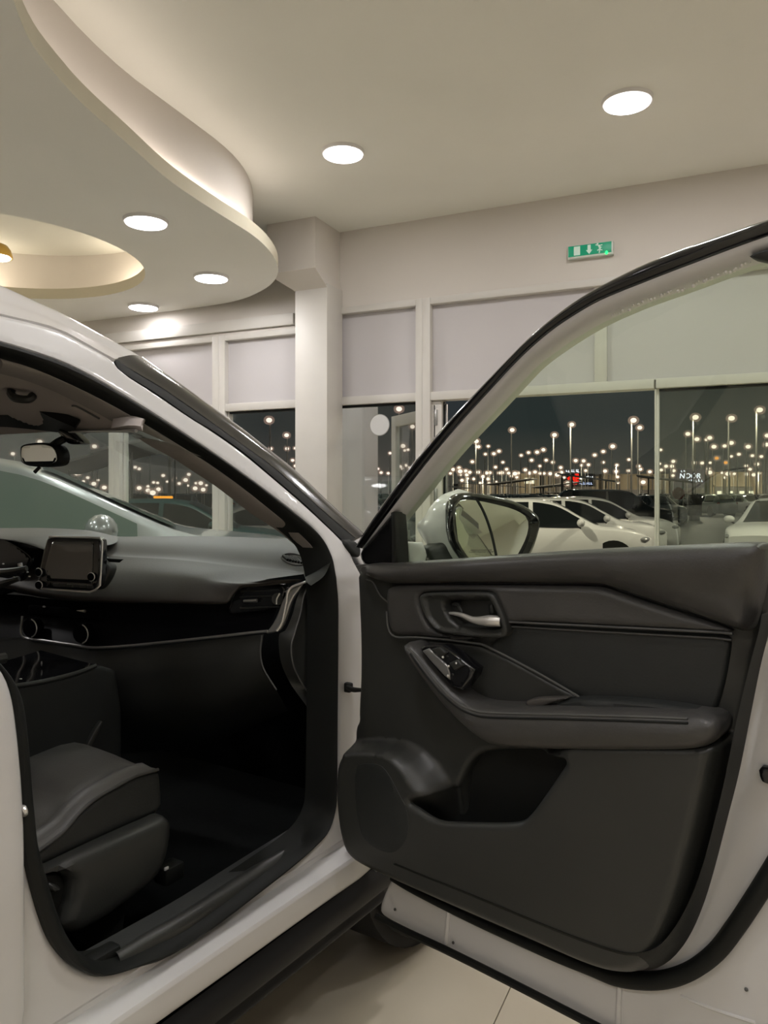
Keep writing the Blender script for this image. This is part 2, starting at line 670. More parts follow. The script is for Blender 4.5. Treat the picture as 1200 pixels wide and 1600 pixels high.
def strip(name, surf, A, B, m, parent=None, hA=0.0, hB=0.0, bulge=0.01, depth=0.03, n=80, k=6, closed=False, smooth=True):
    """a moulding between two picture lines lying on a surface"""
    ca, cb = [surf.hit(x, y, hA) for x, y in A], [surf.hit(x, y, hB) for x, y in B]
    if smooth:
        ca, cb = cat_rom(ca, 6, closed), cat_rom(cb, 6, closed)
    ca, cb = resample(ca, n, closed), resample(cb, n, closed)
    vs, fs = [], []
    w = k + 3
    for p, q in zip(ca, cb):
        for j in range(k + 1):
            t = j / k
            c = p.lerp(q, t)
            vs.append(surf.pt(c.x, c.y, hA + (hB - hA) * t + bulge * math.sin(math.pi * t) ** 0.8))
        vs.append(surf.pt(q.x, q.y, hB - depth))
        vs.append(surf.pt(p.x, p.y, hA - depth))
    for i in range(n if closed else n - 1):
        i2 = (i + 1) % n
        for j in range(w):
            j2 = (j + 1) % w
            fs.append((i * w + j, i * w + j2, i2 * w + j2, i2 * w + j))
    if not closed:
        fs += [tuple(range(w)), tuple((n - 1) * w + j for j in range(w))]
    return finish(name, vs, fs, m, parent)


def groove(surf, lines, h, depth=0.003, width=0.004):
    ls = [[surf.hit(x, y, h) for x, y in l] for l in lines]

    def f(P, d):
        o = np.zeros(len(P))
        for l in ls:
            q = seg_dist(P, l, False)
            o -= depth * np.exp(-(q / width) ** 2)
        return o
    return f



# ------------------------------------------------------------------ the showroom shell
W = Surf((0, 7.0), (0.908, -0.418))
Z_CEIL, Z_SLAB = 3.69, 3.15
Z_HEAD, Z_TOP = 2.07, 2.92
S0, S1, DEEP = -9.5, 6.5, 12.0
GROUND = -0.55


def sx(px, h=0.0):
    return W.hit(px, 700, h).x


def wall_box(bm, s0, s1, z0, z1, h0, h1, bev=0.0):
    c = W.pt((s0 + s1) / 2, (z0 + z1) / 2, (h0 + h1) / 2)
    bm_box(bm, c, (s1 - s0, h1 - h0, z1 - z0), math.atan2(W.a.y, W.a.x), bev)


def wall_piece(name, s0, s1, z0, z1, h0, h1, m, parent=None, bev=0.004):
    bm = bmesh.new()
    wall_box(bm, s0, s1, z0, z1, h0, h1, bev)
    return from_bm(name, bm, m, parent)


struct(wall_piece('wall_front', S0, S1, Z_TOP + 0.05, Z_CEIL + 0.1, -0.2, 0, M['wall'], bev=0))
struct(wall_piece('wall_back', S0, S1, -0.1, Z_CEIL + 0.1, DEEP, DEEP + 0.2, M['wall'], bev=0))
struct(wall_piece('wall_left', S0 - 0.2, S0, -0.1, Z_CEIL + 0.1, -0.2, DEEP + 0.2, M['wall'], bev=0))
struct(wall_piece('wall_right', S1, S1 + 0.2, -0.1, Z_CEIL + 0.1, -0.2, DEEP + 0.2, M['wall'], bev=0))
struct(wall_piece('ceiling', S0 - 0.2, S1 + 0.2, Z_CEIL, Z_CEIL + 0.15, -0.2, DEEP + 0.2, M['ceiling'], bev=0))
floor = struct(wall_piece('floor', S0 - 0.2, S1 + 0.2, -0.2, -0.012, -0.2, DEEP + 0.2, M['grout'], bev=0))

# floor tiles, 0.8 m, laid square to the window wall; a joint passes where the photo shows one
TS = 0.8
j0 = (Vector((0.30, 1.90, 0)) - W.P).dot(W.a) % TS
k0 = (Vector((0.30, 2.35, 0)) - W.P).dot(W.n) % TS
bm = bmesh.new()
bm_box(bm, (0, 0, -0.006), (TS - 0.003, TS - 0.003, 0.012))
tile0 = from_bm('tile', bm, M['tile'], floor, inv=False)
ang_w = math.atan2(W.a.y, W.a.x)
first = True
for i in range(20):
    for j in range(15):
        s_ = S0 + j0 - (S0 % TS) + (i + 0.5) * TS
        h_ = k0 + (j - 0.5) * TS
        if s_ > S1 + 0.3 or s_ < S0 - 0.3 or h_ > DEEP + 0.2 or h_ < 0:
            continue
        t_ = tile0 if first else tile0.copy()
        if not first:
            COL.objects.link(t_)
        first = False
        q = W.P + W.a * s_ + W.n * h_
        t_.location = (q.x, q.y, 0)
        t_.rotation_euler = (0, 0, ang_w)

# window wall: stiles, rails, panes and the white boards over them
bays = [(-330, -60, 1), (-60, 180, 2), (180, 343, 3), (343, 515, 4), (515, 661, 5), (1022, 1420, 6), (1420, 2400, 7)]
for x0, x1, n_ in bays:
    s0, s1 = sx(x0), sx(x1)
    left = n_ <= 4
    bm = bmesh.new()
    fw = 0.065 if not left else 0.078
    fl = 0.014 if n_ == 6 else fw
    ztop = 2.78 if left else Z_TOP
    wall_box(bm, s0, s0 + fl, 0, ztop + 0.06 if n_ != 6 else Z_HEAD, -0.12, 0.02 if n_ != 6 else -0.03, 0.004)
    wall_box(bm, s1 - fw, s1, 0, ztop + 0.06, -0.12, 0.02, 0.004)
    wall_box(bm, s0 + fl, s1 - fw, Z_HEAD, Z_HEAD + 0.075, -0.12, 0.015, 0.004)
    wall_box(bm, s0 + fl, s1 - fw, ztop, ztop + 0.06, -0.12, 0.02, 0.004)
    wall_box(bm, s0 + fl, s1 - fw, 0, 0.12, -0.12, 0.02, 0.004)
    wall_box(bm, s0 + fl, s0 + fl + 0.02, 0.12, Z_HEAD, -0.09, -0.03, 0.002)
    wall_box(bm, s1 - fw - 0.02, s1 - fw, 0.12, Z_HEAD, -0.09, -0.03, 0.002)
    w_ = struct(from_bm('window_%d' % n_, bm, M['frame']))
    wall_piece('pane', s0 + fl, s1 - fw, 0.12, Z_HEAD, -0.07, -0.055, M['g_window'], w_, 0)
    wall_piece('spandrel_board', s0 + fl, s1 - fw, Z_HEAD + 0.075, ztop, -0.10, -0.045, M['board'], w_, 0)
    bm = bmesh.new()
    wall_box(bm, s0 + fl, s1 - fw, Z_HEAD - 0.02, Z_HEAD - 0.002, -0.085, -0.035, 0.001)
    wall_box(bm, s0 + fl + 0.001, s0 + fl + 0.012, 0.12, Z_HEAD - 0.02, -0.054, -0.045, 0.001)
    from_bm('gasket', bm, M['rubber'], w_)

# doorway between bays five and six: jambs, head, board above, the leaf standing open outside
s0, s1 = sx(661), sx(1022)
bm = bmesh.new()
wall_box(bm, s0, s0 + 0.075, 0, Z_TOP + 0.06, -0.12, 0.02, 0.004)
wall_box(bm, s0 + 0.075, s0 + 0.17, 0, Z_HEAD, -0.12, -0.02, 0.006)
wall_box(bm, s0 + 0.075, s1, Z_HEAD, Z_HEAD + 0.075, -0.12, 0.015, 0.004)
wall_box(bm, s0 + 0.075, s1 + 0.02, Z_TOP, Z_TOP + 0.06, -0.12, 0.02, 0.004)
d_ = struct(from_bm('door_1', bm, M['frame']))
wall_piece('spandrel_board', s0 + 0.075, sx(928), Z_HEAD + 0.075, Z_TOP, -0.10, -0.045, M['board'], d_, 0)
wall_piece('mullion', sx(928), sx(948), Z_HEAD + 0.075, Z_TOP, -0.12, -0.01, M['frame'], d_)
wall_piece('spandrel_board', sx(948), s1 + 0.014, Z_HEAD + 0.075, Z_TOP, -0.10, -0.045, M['board'], d_, 0)
wall_piece('weather_strip', s0 + 0.172, s0 + 0.182, 0, Z_HEAD - 0.01, -0.11, -0.05, M['rubber'], d_)
wall_piece('weather_strip', s0 + 0.098, s0 + 0.106, 0.9, Z_HEAD - 0.04, -0.021, -0.016, M['rubber'], d_)
wall_piece('strike_plate', s0 + 0.183, s0 + 0.20, 0.0, Z_HEAD - 0.03, -0.10, -0.07, M['silvertrim'], d_)
for zz in (0.45, 1.15, 1.85):
    wall_piece('hinge', s0 + 0.105, s0 + 0.13, zz, zz + 0.14, -0.03, -0.008, M['silvertrim'], d_)
# open leaf
hq = W.P + W.a * (s0 + 0.16) + W.n * -0.13
leaf = Surf((hq.x, hq.y), (0.10 - hq.x, 7.95 - hq.y))
LL = 1.16


def leaf_box(bm, a0, a1, z0, z1, t=0.045):
    c = leaf.pt((a0 + a1) / 2, (z0 + z1) / 2, 0)
    bm_box(bm, c, (a1 - a0, t, z1 - z0), math.atan2(leaf.a.y, leaf.a.x), 0.004)


bm = bmesh.new()
leaf_box(bm, 0, 0.11, 0.02, 2.04)
leaf_box(bm, LL - 0.11, LL, 0.02, 2.04)
leaf_box(bm, 0.11, LL - 0.11, 1.93, 2.04)
leaf_box(bm, 0.11, LL - 0.11, 0.02, 0.2)
leaf_o = struct(from_bm('door_2', bm, M['frame']))
bm = bmesh.new()
leaf_box(bm, 0.11, LL - 0.11, 0.2, 1.93, 0.012)
from_bm('pane', bm, M['g_window'], leaf_o)
tube('door_handle', [leaf.pt(LL - 0.06, 0.85, 0.02), leaf.pt(LL - 0.06, 0.85, 0.07), leaf.pt(LL - 0.06, 1.25, 0.07), leaf.pt(LL - 0.06, 1.25, 0.02)],
     0.012, M['chrome'], leaf_o, smooth=False)

# boxed beam and blind cassette over the left bays
struct(wall_piece('trim_1', S0, sx(462), 2.865, 2.975, -0.1, 0.05, M['frame']))
struct(wall_piece('trim_2', S0, sx(462), 2.79, 2.862, -0.1, 0.012, M['wall']))
struct(wall_piece('baseboard_front', S0, s0, 0, 0.1, 0.0, 0.015, M['frame']))

# column with its flared head
sc0, sc1 = sx(461, 0.3), sx(511, 0.3)
bm = bmesh.new()
wall_box(bm, sc0, sc1, 0, 3.14, 0.0, 0.3, 0.006)
col_o = struct(from_bm('column', bm, M['frame']))
vs = []
for (a0, a1, hh, z) in ((sc0, sc1, 0.3, 3.10), (sc0 - 0.20, sc1 - 0.03, 0.46, 3.24), (sc0 - 0.20, sc1 - 0.03, 0.46, Z_CEIL)):
    vs += [W.pt(a0, z, 0.0), W.pt(a1, z, 0.0), W.pt(a1, z, hh), W.pt(a0, z, hh)]
fs = [(0, 1, 2, 3), (8, 9, 10, 11)] + [(b + i, b + (i + 1) % 4, b + 4 + (i + 1) % 4, b + 4 + i) for b in (0, 4) for i in range(4)]
finish('column_head', vs, fs, M['wall'], col_o, smooth=False)


# dropped curved soffit with a round opening, and the drum above it
def flat_slab(name, outline, z0, z1, m, holes=(), ch=2):
    loops = [chaikin([Vector(p) for p in outline], ch)] + [[Vector(p) for p in h_] for h_ in holes]
    pts, edges = [], []
    for q in loops:
        b0 = len(pts)
        pts += q
        edges += [(b0 + i, b0 + (i + 1) % len(q)) for i in range(len(q))]
    v, _, f, *_ = delaunay_2d_cdt(pts, edges, [], 0, 1e-7)
    V = np.array([tuple(p) for p in v])
    C = np.array([V[list(t)].mean(0) for t in f])
    keep = inside(C, loops[0])
    for q in loops[1:]:
        keep &= ~inside(C, q)
    f = [tuple(t) for t, k in zip(f, keep) if k]
    n = len(V)
    vs = [(x, y, z1) for x, y in V] + [(x, y, z0) for x, y in V]
    used = {(a, b) for t in f for a, b in zip(t, t[1:] + t[:1])}
    fs = f + [tuple(n + k for k in t[::-1]) for t in f] + [(b, a, n + a, n + b) for a, b in used if (b, a) not in used]
    return finish(name, vs, fs, m, angle=30)


def xy(px, py, z):
    p = at_height(px, py, z)
    return (p.x, p.y)


edge_px = [(6, -60), (20, 0), (45, 65), (85, 115), (130, 165), (200, 225), (260, 280), (320, 320), (360, 345), (400, 370), (425, 395),
           (436, 418), (432, 436), (415, 452), (375, 470)]
wl = [(W.pt(s, 0, 0.002).x, W.pt(s, 0, 0.002).y) for s in (-2.05, -2.6, -5, -9.4)]
near = [(-7.6, 3.0), (-4.0, 0.2), (-1.7, 0.6), (-1.42, 1.6)]
hole_c, hole_r = (-3.25, 6.28), 1.24
ring = lambda r_: [(hole_c[0] + r_ * math.cos(t * math.pi / 48), hole_c[1] + r_ * math.sin(t * math.pi / 48)) for t in range(96)]
outline = [xy(x, y, Z_SLAB) for x, y in edge_px] + wl + near
slab = struct(flat_slab('ceiling_soffit', outline, Z_SLAB, Z_SLAB + 0.1, M['slab'], [ring(hole_r)]))
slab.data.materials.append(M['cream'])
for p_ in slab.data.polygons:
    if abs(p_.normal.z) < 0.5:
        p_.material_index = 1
drum_line = [(-1.62, 1.6), (-1.68, 2.6), (-1.68, 3.5), (-1.56, 4.30), (-1.31, 4.92), (-1.09, 5.47), (-1.03, 5.95), (-1.10, 6.5), (-1.35, 7.0), (-1.7, 7.5)]
wl2 = [(W.pt(s, 0, 0.01).x, W.pt(s, 0, 0.01).y) for s in (-2.4, -5, -9.3)]
drum = struct(flat_slab('ceiling_drum', drum_line + wl2 + [(-7.4, 3.1), (-4.0, 0.6), (-1.9, 0.9)], Z_SLAB + 0.1, Z_CEIL, M['wall'], [ring(1.62)]))

# cove light strips lying on the soffit (out of sight behind its lip)
cove = thing('cove_light_strip', 'warm light strip hidden on top of the round soffit opening', 'light strip', (hole_c[0], hole_c[1], Z_SLAB + 0.1), group='cove light strips')
tube('strip_body', [Vector((p[0] - hole_c[0], p[1] - hole_c[1], 0.02)) for p in ring(1.45)[::4]], 0.012, M['lampring'], cove, closed=True, inv=False)
for t in range(6):
    ld = bpy.data.lights.new('cove_lamp', 'POINT')
    ld.energy = COVE_W
    ld.color = (1.0, 0.86, 0.68)
    ld.shadow_soft_size = 0.05
    lo = bpy.data.objects.new('cove_lamp', ld)
    link(lo, cove)
    lo.location = (1.45 * math.cos(t * math.pi / 3), 1.45 * math.sin(t * math.pi / 3), 0.07)


ledge = thing('cove_light_strip', 'warm light strip hidden on the outer ledge of the curved soffit', 'light strip', (-1.4, 4.5, Z_SLAB + 0.1), group='cove light strips')
eo = [Vector((*xy(x, y, Z_SLAB), 0.02)) - Vector((-1.4, 4.5, 0)) for x, y in edge_px[1:11]]
eo = [p + Vector((-0.05, 0.01, 0)) for p in eo]
tube('strip_body', eo, 0.008, M['lampring'], ledge, inv=False, seg=6)
for p, q in zip(eo[:-1], eo[1:]):
    ld = bpy.data.lights.new('ledge_lamp', 'AREA')
    ld.shape = 'RECTANGLE'
    ld.size, ld.size_y = (q - p).length, 0.02
    ld.energy = 0.8 * (q - p).length
    ld.color = (1.0, 0.86, 0.76)
    lo = bpy.data.objects.new('ledge_lamp', ld)
    link(lo, ledge)
    lo.location = (p + q) / 2 + Vector((0, 0, 0.015))
    lo.rotation_euler = (math.pi, 0, math.atan2(q.y - p.y, q.x - p.x))


# downlights
def make_downlight():
    t = thing('downlight', 'round white ceiling downlight', 'ceiling light')
    bm = bmesh.new()
    bmesh.ops.create_cone(bm, cap_ends=True, segments=40, radius1=0.148, radius2=0.155, depth=0.022, matrix=Matrix.Translation((0, 0, -0.011)))
    from_bm('trim_ring', bm, M['lampring'], t, inv=False)
    cyl('diffuser', (0, 0, -0.024), 0.138, 0.006, M['e_lamp'], t, seg=40, inv=False)
    ld = bpy.data.lights.new('downlight_lamp', 'AREA')
    ld.shape = 'DISK'
    ld.size = 0.26
    ld.energy = LAMP_W
    ld.color = LAMP_RGB
    lo = bpy.data.objects.new('downlight_lamp', ld)
    link(lo, t)
    lo.location = (0, 0, -0.03)
    return t


def copy_tree(o, parent=None):
    c = o.copy()
    COL.objects.link(c)
    if parent is not None:
        c.parent = parent
    for ch_ in list(o.children):
        copy_tree(ch_, c)
    return c


dl0 = make_downlight()
P1, P2 = at_height(536, 237, Z_CEIL), at_height(980, 156, Z_CEIL)
spots = [(P1, 'round downlight in the ceiling close to the edge of the curved soffit', None),
         (P2, 'round downlight in the ceiling over the open car door', None)]
for px_, py_, lb in ((228, 344, 'downlight in the curved soffit right beside the round opening'),
                     (330, 432, 'downlight in the curved soffit closest to its rounded tip'),
                     (224, 478, 'downlight in the curved soffit just above the white car roof')):
    spots.append((at_height(px_, py_, Z_SLAB), lb, None))
off_lb = 'round downlight in the ceiling behind the camera'
off_lb2 = 'round downlight in the soffit beyond the round opening'
for i in range(-1, 4):
    for j in range(0, 4):
        q = P1 + Vector((1.8, -0.72, 0)) * i + Vector((-1.0, -2.2, 0)) * j
        if (j == 0 and i < 2) or (i, j) == (0, 1):
            continue
        sh = (q - W.P).dot(W.a), (q - W.P).dot(W.n)
        if sh[0] > S1 - 0.4 or (q.x < -1.5 and q.y > 0.2):
            continue
        spots.append((q, off_lb, 'downlights behind the camera'))
for q in ((-4.9, 5.2), (-5.0, 7.4), (-3.3, 4.1), (-3.0, 2.0), (-6.8, 6.0), (-6.6, 8.6), (-8.4, 7.4), (-5.2, 3.2)):
    spots.append((Vector((*q, Z_SLAB)), off_lb2, 'downlights beyond the opening'))
for i, (q, lb, g) in enumerate(spots):
    d = dl0 if i == 0 else copy_tree(dl0)
    d.location = q
    d['label'] = lb
    if i == 4:                                  # this one hangs a hand's breadth from the wall and is dimmed
        for c_ in d.children:
            if c_.type == 'LIGHT':
                c_.data = c_.data.copy()
                c_.data.energy = LAMP_W * 0.3
    if g:
        d['group'] = g

# pendant lamp in the round opening, cut by the left edge of the picture
pq = at_depth(-4, 402, 6.2)
pend = thing('pendant_lamp', 'gold dome pendant lamp hanging in the round soffit opening', 'pendant lamp', pq)
prof = [(0.012, 0.115), (0.035, 0.112), (0.075, 0.095), (0.100, 0.06), (0.112, 0.02), (0.114, 0.0), (0.108, 0.0), (0.094, 0.06), (0.03, 0.10)]
vs, fs = [], []
for k in range(28):
    w = 2 * math.pi * k / 28
    vs += [(r_ * math.cos(w), r_ * math.sin(w), z_) for r_, z_ in prof]
n_ = len(prof)
for k in range(28):
    for j in range(n_ - 1):
        fs.append((k * n_ + j, ((k + 1) % 28) * n_ + j, ((k + 1) % 28) * n_ + j + 1, k * n_ + j + 1))
finish('lamp_shade', vs, fs, M['gold'], pend, inv=False)
ball('diffuser', (0, 0, 0.0), (0.20, 0.20, 0.05), M['e_lamp'], pend, inv=False)
cyl('cord', (0, 0, (Z_CEIL - pq.z + 0.115) / 2), 0.005, Z_CEIL - pq.z - 0.115, M['rubber'], pend, seg=8, inv=False)

# exit sign
ex = [W.px(x, y, 0.05) for x, y in ((887, 404), (958, 394), (958, 377), (887, 388))]
ec = sum(ex, Vector()) / 4
es = (ec - W.P).dot(W.a)
ew = ((ex[1] - ex[0]).dot(W.a))
eh = 0.105
sign = thing('exit_sign', 'green exit sign box with running man on the wall above the doorway', 'exit sign', W.pt(es, ec.z, 0))


def sg(name, a0, a1, z0, z1, h0, h1, m, par, bev=0.001):
    return wall_piece(name, es + a0 * ew, es + a1 * ew, ec.z + z0, ec.z + z1, h0, h1, m, par, bev)


hs_ = sg('housing', -0.5, 0.5, -eh / 2, eh / 2, 0.0, 0.05, M['signwhite'], sign, 0.003)
sg('face', -0.485, 0.465, -eh / 2 + 0.016, eh / 2 - 0.004, 0.045, 0.053, M['green'], sign)
sg('door_symbol', -0.36, -0.22, -0.030, 0.042, 0.05, 0.055, M['pict'], sign)


def flatpoly(name, pts, m, par, h=0.055, t=0.003):
    n = len(pts)
    vs = [W.pt(es + x * ew, ec.z + z, h) for x, z in pts] + [W.pt(es + x * ew, ec.z + z, h - t) for x, z in pts]
    fs = [tuple(range(n)), tuple(range(n, 2 * n))[::-1]] + [(i, (i + 1) % n, n + (i + 1) % n, n + i) for i in range(n)]
    return finish(name, vs, fs, m, par, smooth=False)


flatpoly('arrow_symbol', [(-0.055, 0.042), (-0.055, 0.002), (-0.09, 0.002), (-0.02, -0.032), (0.05, 0.002), (0.015, 0.002), (0.015, 0.042)], M['pict'], sign)
bm = bmesh.new()


def limb(p, q, w):
    a_, b_ = W.pt(es + p[0] * ew, ec.z + p[1], 0.054), W.pt(es + q[0] * ew, ec.z + q[1], 0.054)
    d = b_ - a_
    R = align(d)
    bm_box(bm, (a_ + b_) / 2, (w, w * 0.6, d.length), rot=R)


for p, q, w in (((0.19, 0.03), (0.22, 0.002), 0.012), ((0.22, 0.002), (0.16, -0.012), 0.008), ((0.22, 0.002), (0.20, -0.034), 0.008), ((0.20, 0.0), (0.27, -0.014), 0.008),
                ((0.19, 0.028), (0.12, 0.036), 0.007), ((0.19, 0.026), (0.27, 0.030), 0.007), ((0.19, 0.024), (0.25, 0.008), 0.007)):
    limb(p, q, w)
bmesh.ops.create_uvsphere(bm, u_segments=10, v_segments=6, radius=0.008, matrix=Matrix.Translation(W.pt(es + 0.165 * ew, ec.z + 0.042, 0.054)))
from_bm('running_man_symbol', bm, M['pict'], sign)
ball('indicator_light', W.pt(es + 0.36 * ew, ec.z - 0.038, 0.055), (0.022, 0.022, 0.03), M['e_led'], sign)

# round white sticker on the pane beside the doorway
st = thing('glass_sticker', 'round white disc sticker on the window pane beside the open doorway', 'sticker', W.px(593, 664, -0.05))
q = W.px(593, 664, -0.052)
cyl('disc', q, 0.094, 0.004, M['sticker'], st, axis=W.n, seg=40)
cyl('disc_rim', q - W.n * 0.002, 0.101, 0.003, M['pole'], st, axis=W.n, seg=40)

# ------------------------------------------------------------------ the white car (passenger side, door open)
P0 = Vector((-0.037, 1.767, 0))
CF = Vector((0.547, 0.836, 0)).normalized()             # towards the car's front
CI = Vector((-CF.y, CF.x, 0))                           # into the car


def carpt(u, v, z):
    return P0 + CF * u + CI * v + Vector((0, 0, z))


VZ = [(0.0, 0.06), (0.30, 0.03), (0.36, 0.004), (0.40, 0.0), (0.428, 0.0), (0.434, 0.004), (0.441, 0.030), (0.446, 0.044), (0.454, 0.046), (0.462, 0.040), (0.50, 0.042), (0.9, 0.048), (1.06, 0.055), (1.10, 0.066), (1.5, 0.255), (1.65, 0.335)]


def v_of(z):
    for (z0, v0), (z1, v1) in zip(VZ, VZ[1:]):
        if z <= z1:
            t = max(0, (z - z0) / (z1 - z0))
            return v0 + (v1 - v0) * t
    return VZ[-1][1]


B = Surf(P0, CF, lambda s, z: -v_of(z))                 # body side
car = thing('car', 'white car filling the view with its front passenger door wide open', 'car', (P0.x, P0.y, 0))

open_px = [(0, 535), (50, 550), (100, 567), (150, 592), (200, 622), (250, 653), (300, 686), (330, 706), (380, 741), (430, 778), (480, 817), (500, 837),
           (512, 857), (520, 880), (524, 905), (527, 940), (527, 1013), (526, 1120), (525, 1240), (522, 1270), (512, 1300), (494, 1321), (460, 1352), (400, 1400),
           (284, 1482), (207, 1514), (155, 1526), (119, 1513), (88, 1482), (67, 1436), (46, 1358), (39, 1317), (36, 1265), (34, 1233), (28, 1163), (20, 1098),
           (12, 1068), (0, 1048), (-25, 1020), (-60, 990), (-90, 900), (-90, 700), (-70, 560), (-40, 528)]
seal_in = [(0, 560), (50, 575), (100, 596), (150, 620), (200, 647), (250, 677), (300, 708), (330, 727), (380, 763), (430, 803), (467, 833), (485, 850),
           (494, 866), (500, 885), (504, 910), (507, 950), (507, 1020), (506, 1120), (504, 1240), (499, 1272), (488, 1293), (470, 1312), (440, 1335), (380, 1377),
           (280, 1445), (200, 1488), (157, 1502), (128, 1492), (108, 1468), (88, 1425), (66, 1352), (55, 1310), (49, 1262), (45, 1230), (40, 1163), (33, 1105),
           (24, 1078), (10, 1055), (-12, 1030), (-45, 1000), (-72, 905), (-72, 705), (-54, 585), (-30, 556)]

side_out = [(-170, 480), (-80, 472), (0, 491), (60, 505), (100, 518), (150, 546), (177, 561), (190, 580), (245, 615), (300, 653), (330, 671), (380, 706), (430, 748), (480, 791),
            (535, 843), (546, 858), (556, 882), (580, 930), (604, 1000), (604, 1330), (580, 1364), (500, 1420), (420, 1478), (330, 1543), (250, 1600), (150, 1672), (0, 1780), (-220, 1930),
            (-260, 1500), (-260, 900)]
body = panel('body_side', B, side_out, M['paint'], car, T=0.025, r=0.010, h0=-0.025, res=0.008, hp=0.0, holes=[open_px], ch=1, cap=True,
             lines=(0.428, 0.434, 0.441, 0.446, 0.454, 0.462))
strip('door_seal', B, open_px, seal_in, M['rubber'], car, hA=0.012, hB=-0.02, bulge=0.016, depth=0.05, n=260, closed=True)

# rear door edge at the left, a little proud of the sill
panel('rear_door', B, [(-30, 1005), (0, 1046), (10, 1062), (20, 1098), (28, 1163), (34, 1233), (37, 1300), (38, 1400), (38, 1500), (38, 1600), (38, 1720), (-60, 1790), (-230, 1900), (-260, 1400), (-240, 1000)],
      M['paint'], car, T=0.03, r=0.014, h0=0.0, res=0.02, hp=0.02, ch=1)
panel('rear_door_skin', B, None, M['paint'], car, T=0.03, r=0.014, h0=0.0, res=0.04, hp=0.02, ch=1, sz=[(-2.1, 0.44), (-1.06, 0.44), (-1.05, 0.75), (-1.05, 1.07), (-1.5, 1.09), (-2.1, 1.09)])
panel('rear_window_frame', B, None, M['gloss_black'], car, T=0.02, r=0.008, h0=-0.02, res=0.05, ch=1, sz=[(-2.1, 1.10), (-1.02, 1.08), (-0.98, 1.46), (-1.5, 1.49), (-2.1, 1.48)])
tube('door_striker', [B.px(33, 1262, 0.0), B.px(37, 1262, 0.025), B.px(40, 1270, 0.025), B.px(37, 1274, 0.0)], 0.0035, M['chrome'], car)

# black sill cladding
seam = [(604, 1345), (578, 1365), (500, 1420), (420, 1478), (330, 1543), (250, 1600), (150, 1672), (0, 1780), (-220, 1930)]
c0 = [p - CI * -0.004 for p in B.curve(seam, -0.004)]
u_all = [(p - P0).dot(CF) for p in c0]
prof_c = [(0.006, -0.004), (-0.012, -0.03), (-0.008, -0.06), (0.012, -0.078), (0.006, -0.10), (0.05, -0.125), (0.16, -0.14)]
loft('sill_cladding', [[carpt(u, v_of(0.37) + dv, 0.375 + dz) for u in u_all] for dv, dz in prof_c], M['cladding'], car, n=30, per=4, smooth_along=False)
box('underfloor', carpt(-0.6, 0.85, 0.25), (2.6, 1.5, 0.05), M['rubber'], car, rz=math.atan2(CF.y, CF.x))
# clip and bracket at the foot of the hinge pillar
box('sill_end_clip', B.px(592, 1357, 0.02), (0.022, 0.012, 0.008), M['paint'], car, rz=0.6)
box('fender_liner', carpt(0.10, 0.10, 0.36), (0.16, 0.16, 0.20), M['rubber'], car, rz=math.atan2(CF.y, CF.x), bev=0.02)

wheel = cyl('front_wheel', carpt(0.44, 0.16, 0.345), 0.345, 0.22, M['tyre'], car, axis=CI, seg=48, bev=0.03)
cyl('wheel_rim', carpt(0.44, 0.055, 0.345), 0.23, 0.012, M['rim'], wheel, axis=CI, seg=40, bev=0.004)
# glossy black strip and gap beside the windscreen
gap_lo = [(178, 561), (190, 580), (245, 615), (300, 653), (330, 671), (380, 706), (430, 748), (480, 791), (537, 846)]
gap_hi = [(179, 560), (205, 577), (250, 604), (280, 624), (330, 659), (380, 695), (430, 732), (505, 798), (556, 841)]
sil = [(228, 564), (250, 580), (270, 594), (300, 616), (330, 638), (380, 674), (420, 706), (465, 742), (517, 792), (568, 838)]
strip('windscreen_gap_rubber', B, gap_lo, gap_hi, M['rubber'], car, hA=-0.012, hB=-0.02, bulge=0.002, depth=0.03)
cA = B.curve(gap_hi, -0.018)
cB = B.curve(sil, -0.075)
cM = [a.lerp(b, 0.45) + B.n * 0.014 + Vector((0, 0, 0.008)) for a, b in zip(resample(cat_rom(cA, 6), 30), resample(cat_rom(cB, 6), 30))]
cD = [p - B.n * 0.05 + Vector((0, 0, -0.03)) for p in cB]
loft('pillar_garnish', [cA, cM, cB, cD], M['pillar_black'], car, n=60, per=8)
# scrap of white wing at the foot of the pillar, and the black corner seal
panel('fender', B, [(546, 846), (560, 836), (572, 838), (640, 845), (900, 1000), (900, 1250), (610, 1330), (600, 1000), (575, 905), (556, 868)], M['paint'], car, T=0.02, r=0.008, h0=-0.05, hp=-0.03, res=0.02, ch=1)
panel('corner_seal', B, [(536, 846), (545, 842), (556, 846), (563, 856), (562, 872), (553, 868), (543, 858)], M['rubber'], car, T=0.02, r=0.008, h0=-0.01, hp=0.005, res=0.006, ch=1)

# roof: from the crease above the door up to its skyline
r0 = B.curve([(-170, 478), (-80, 470), (0, 490), (60, 504), (100, 517), (150, 545), (180, 561)], -0.005)
r1 = B.curve([(-170, 440), (-80, 445), (0, 470), (60, 490), (100, 507), (150, 533), (195, 558)], -0.045)
r2 = B.curve([(-170, 400), (-80, 417), (0, 447), (60, 475), (100, 494), (150, 522), (225, 564)], -0.13)
for r_ in (r0, r1, r2):
    r_.insert(0, r_[0] - CF * 1.2 + Vector((0, 0, 0.01)))
r3 = [carpt((p - P0).dot(CF), 0.75, p.z + 0.03) for p in r2]
r4 = [carpt((p - P0).dot(CF), 1.35, p.z - 0.05) for p in r2]
loft('roof', [r0, r1, r2, r3, r4], M['paint'], car, n=50, per=10, thick=0.012, toward=Vector((0, 0, 1)))

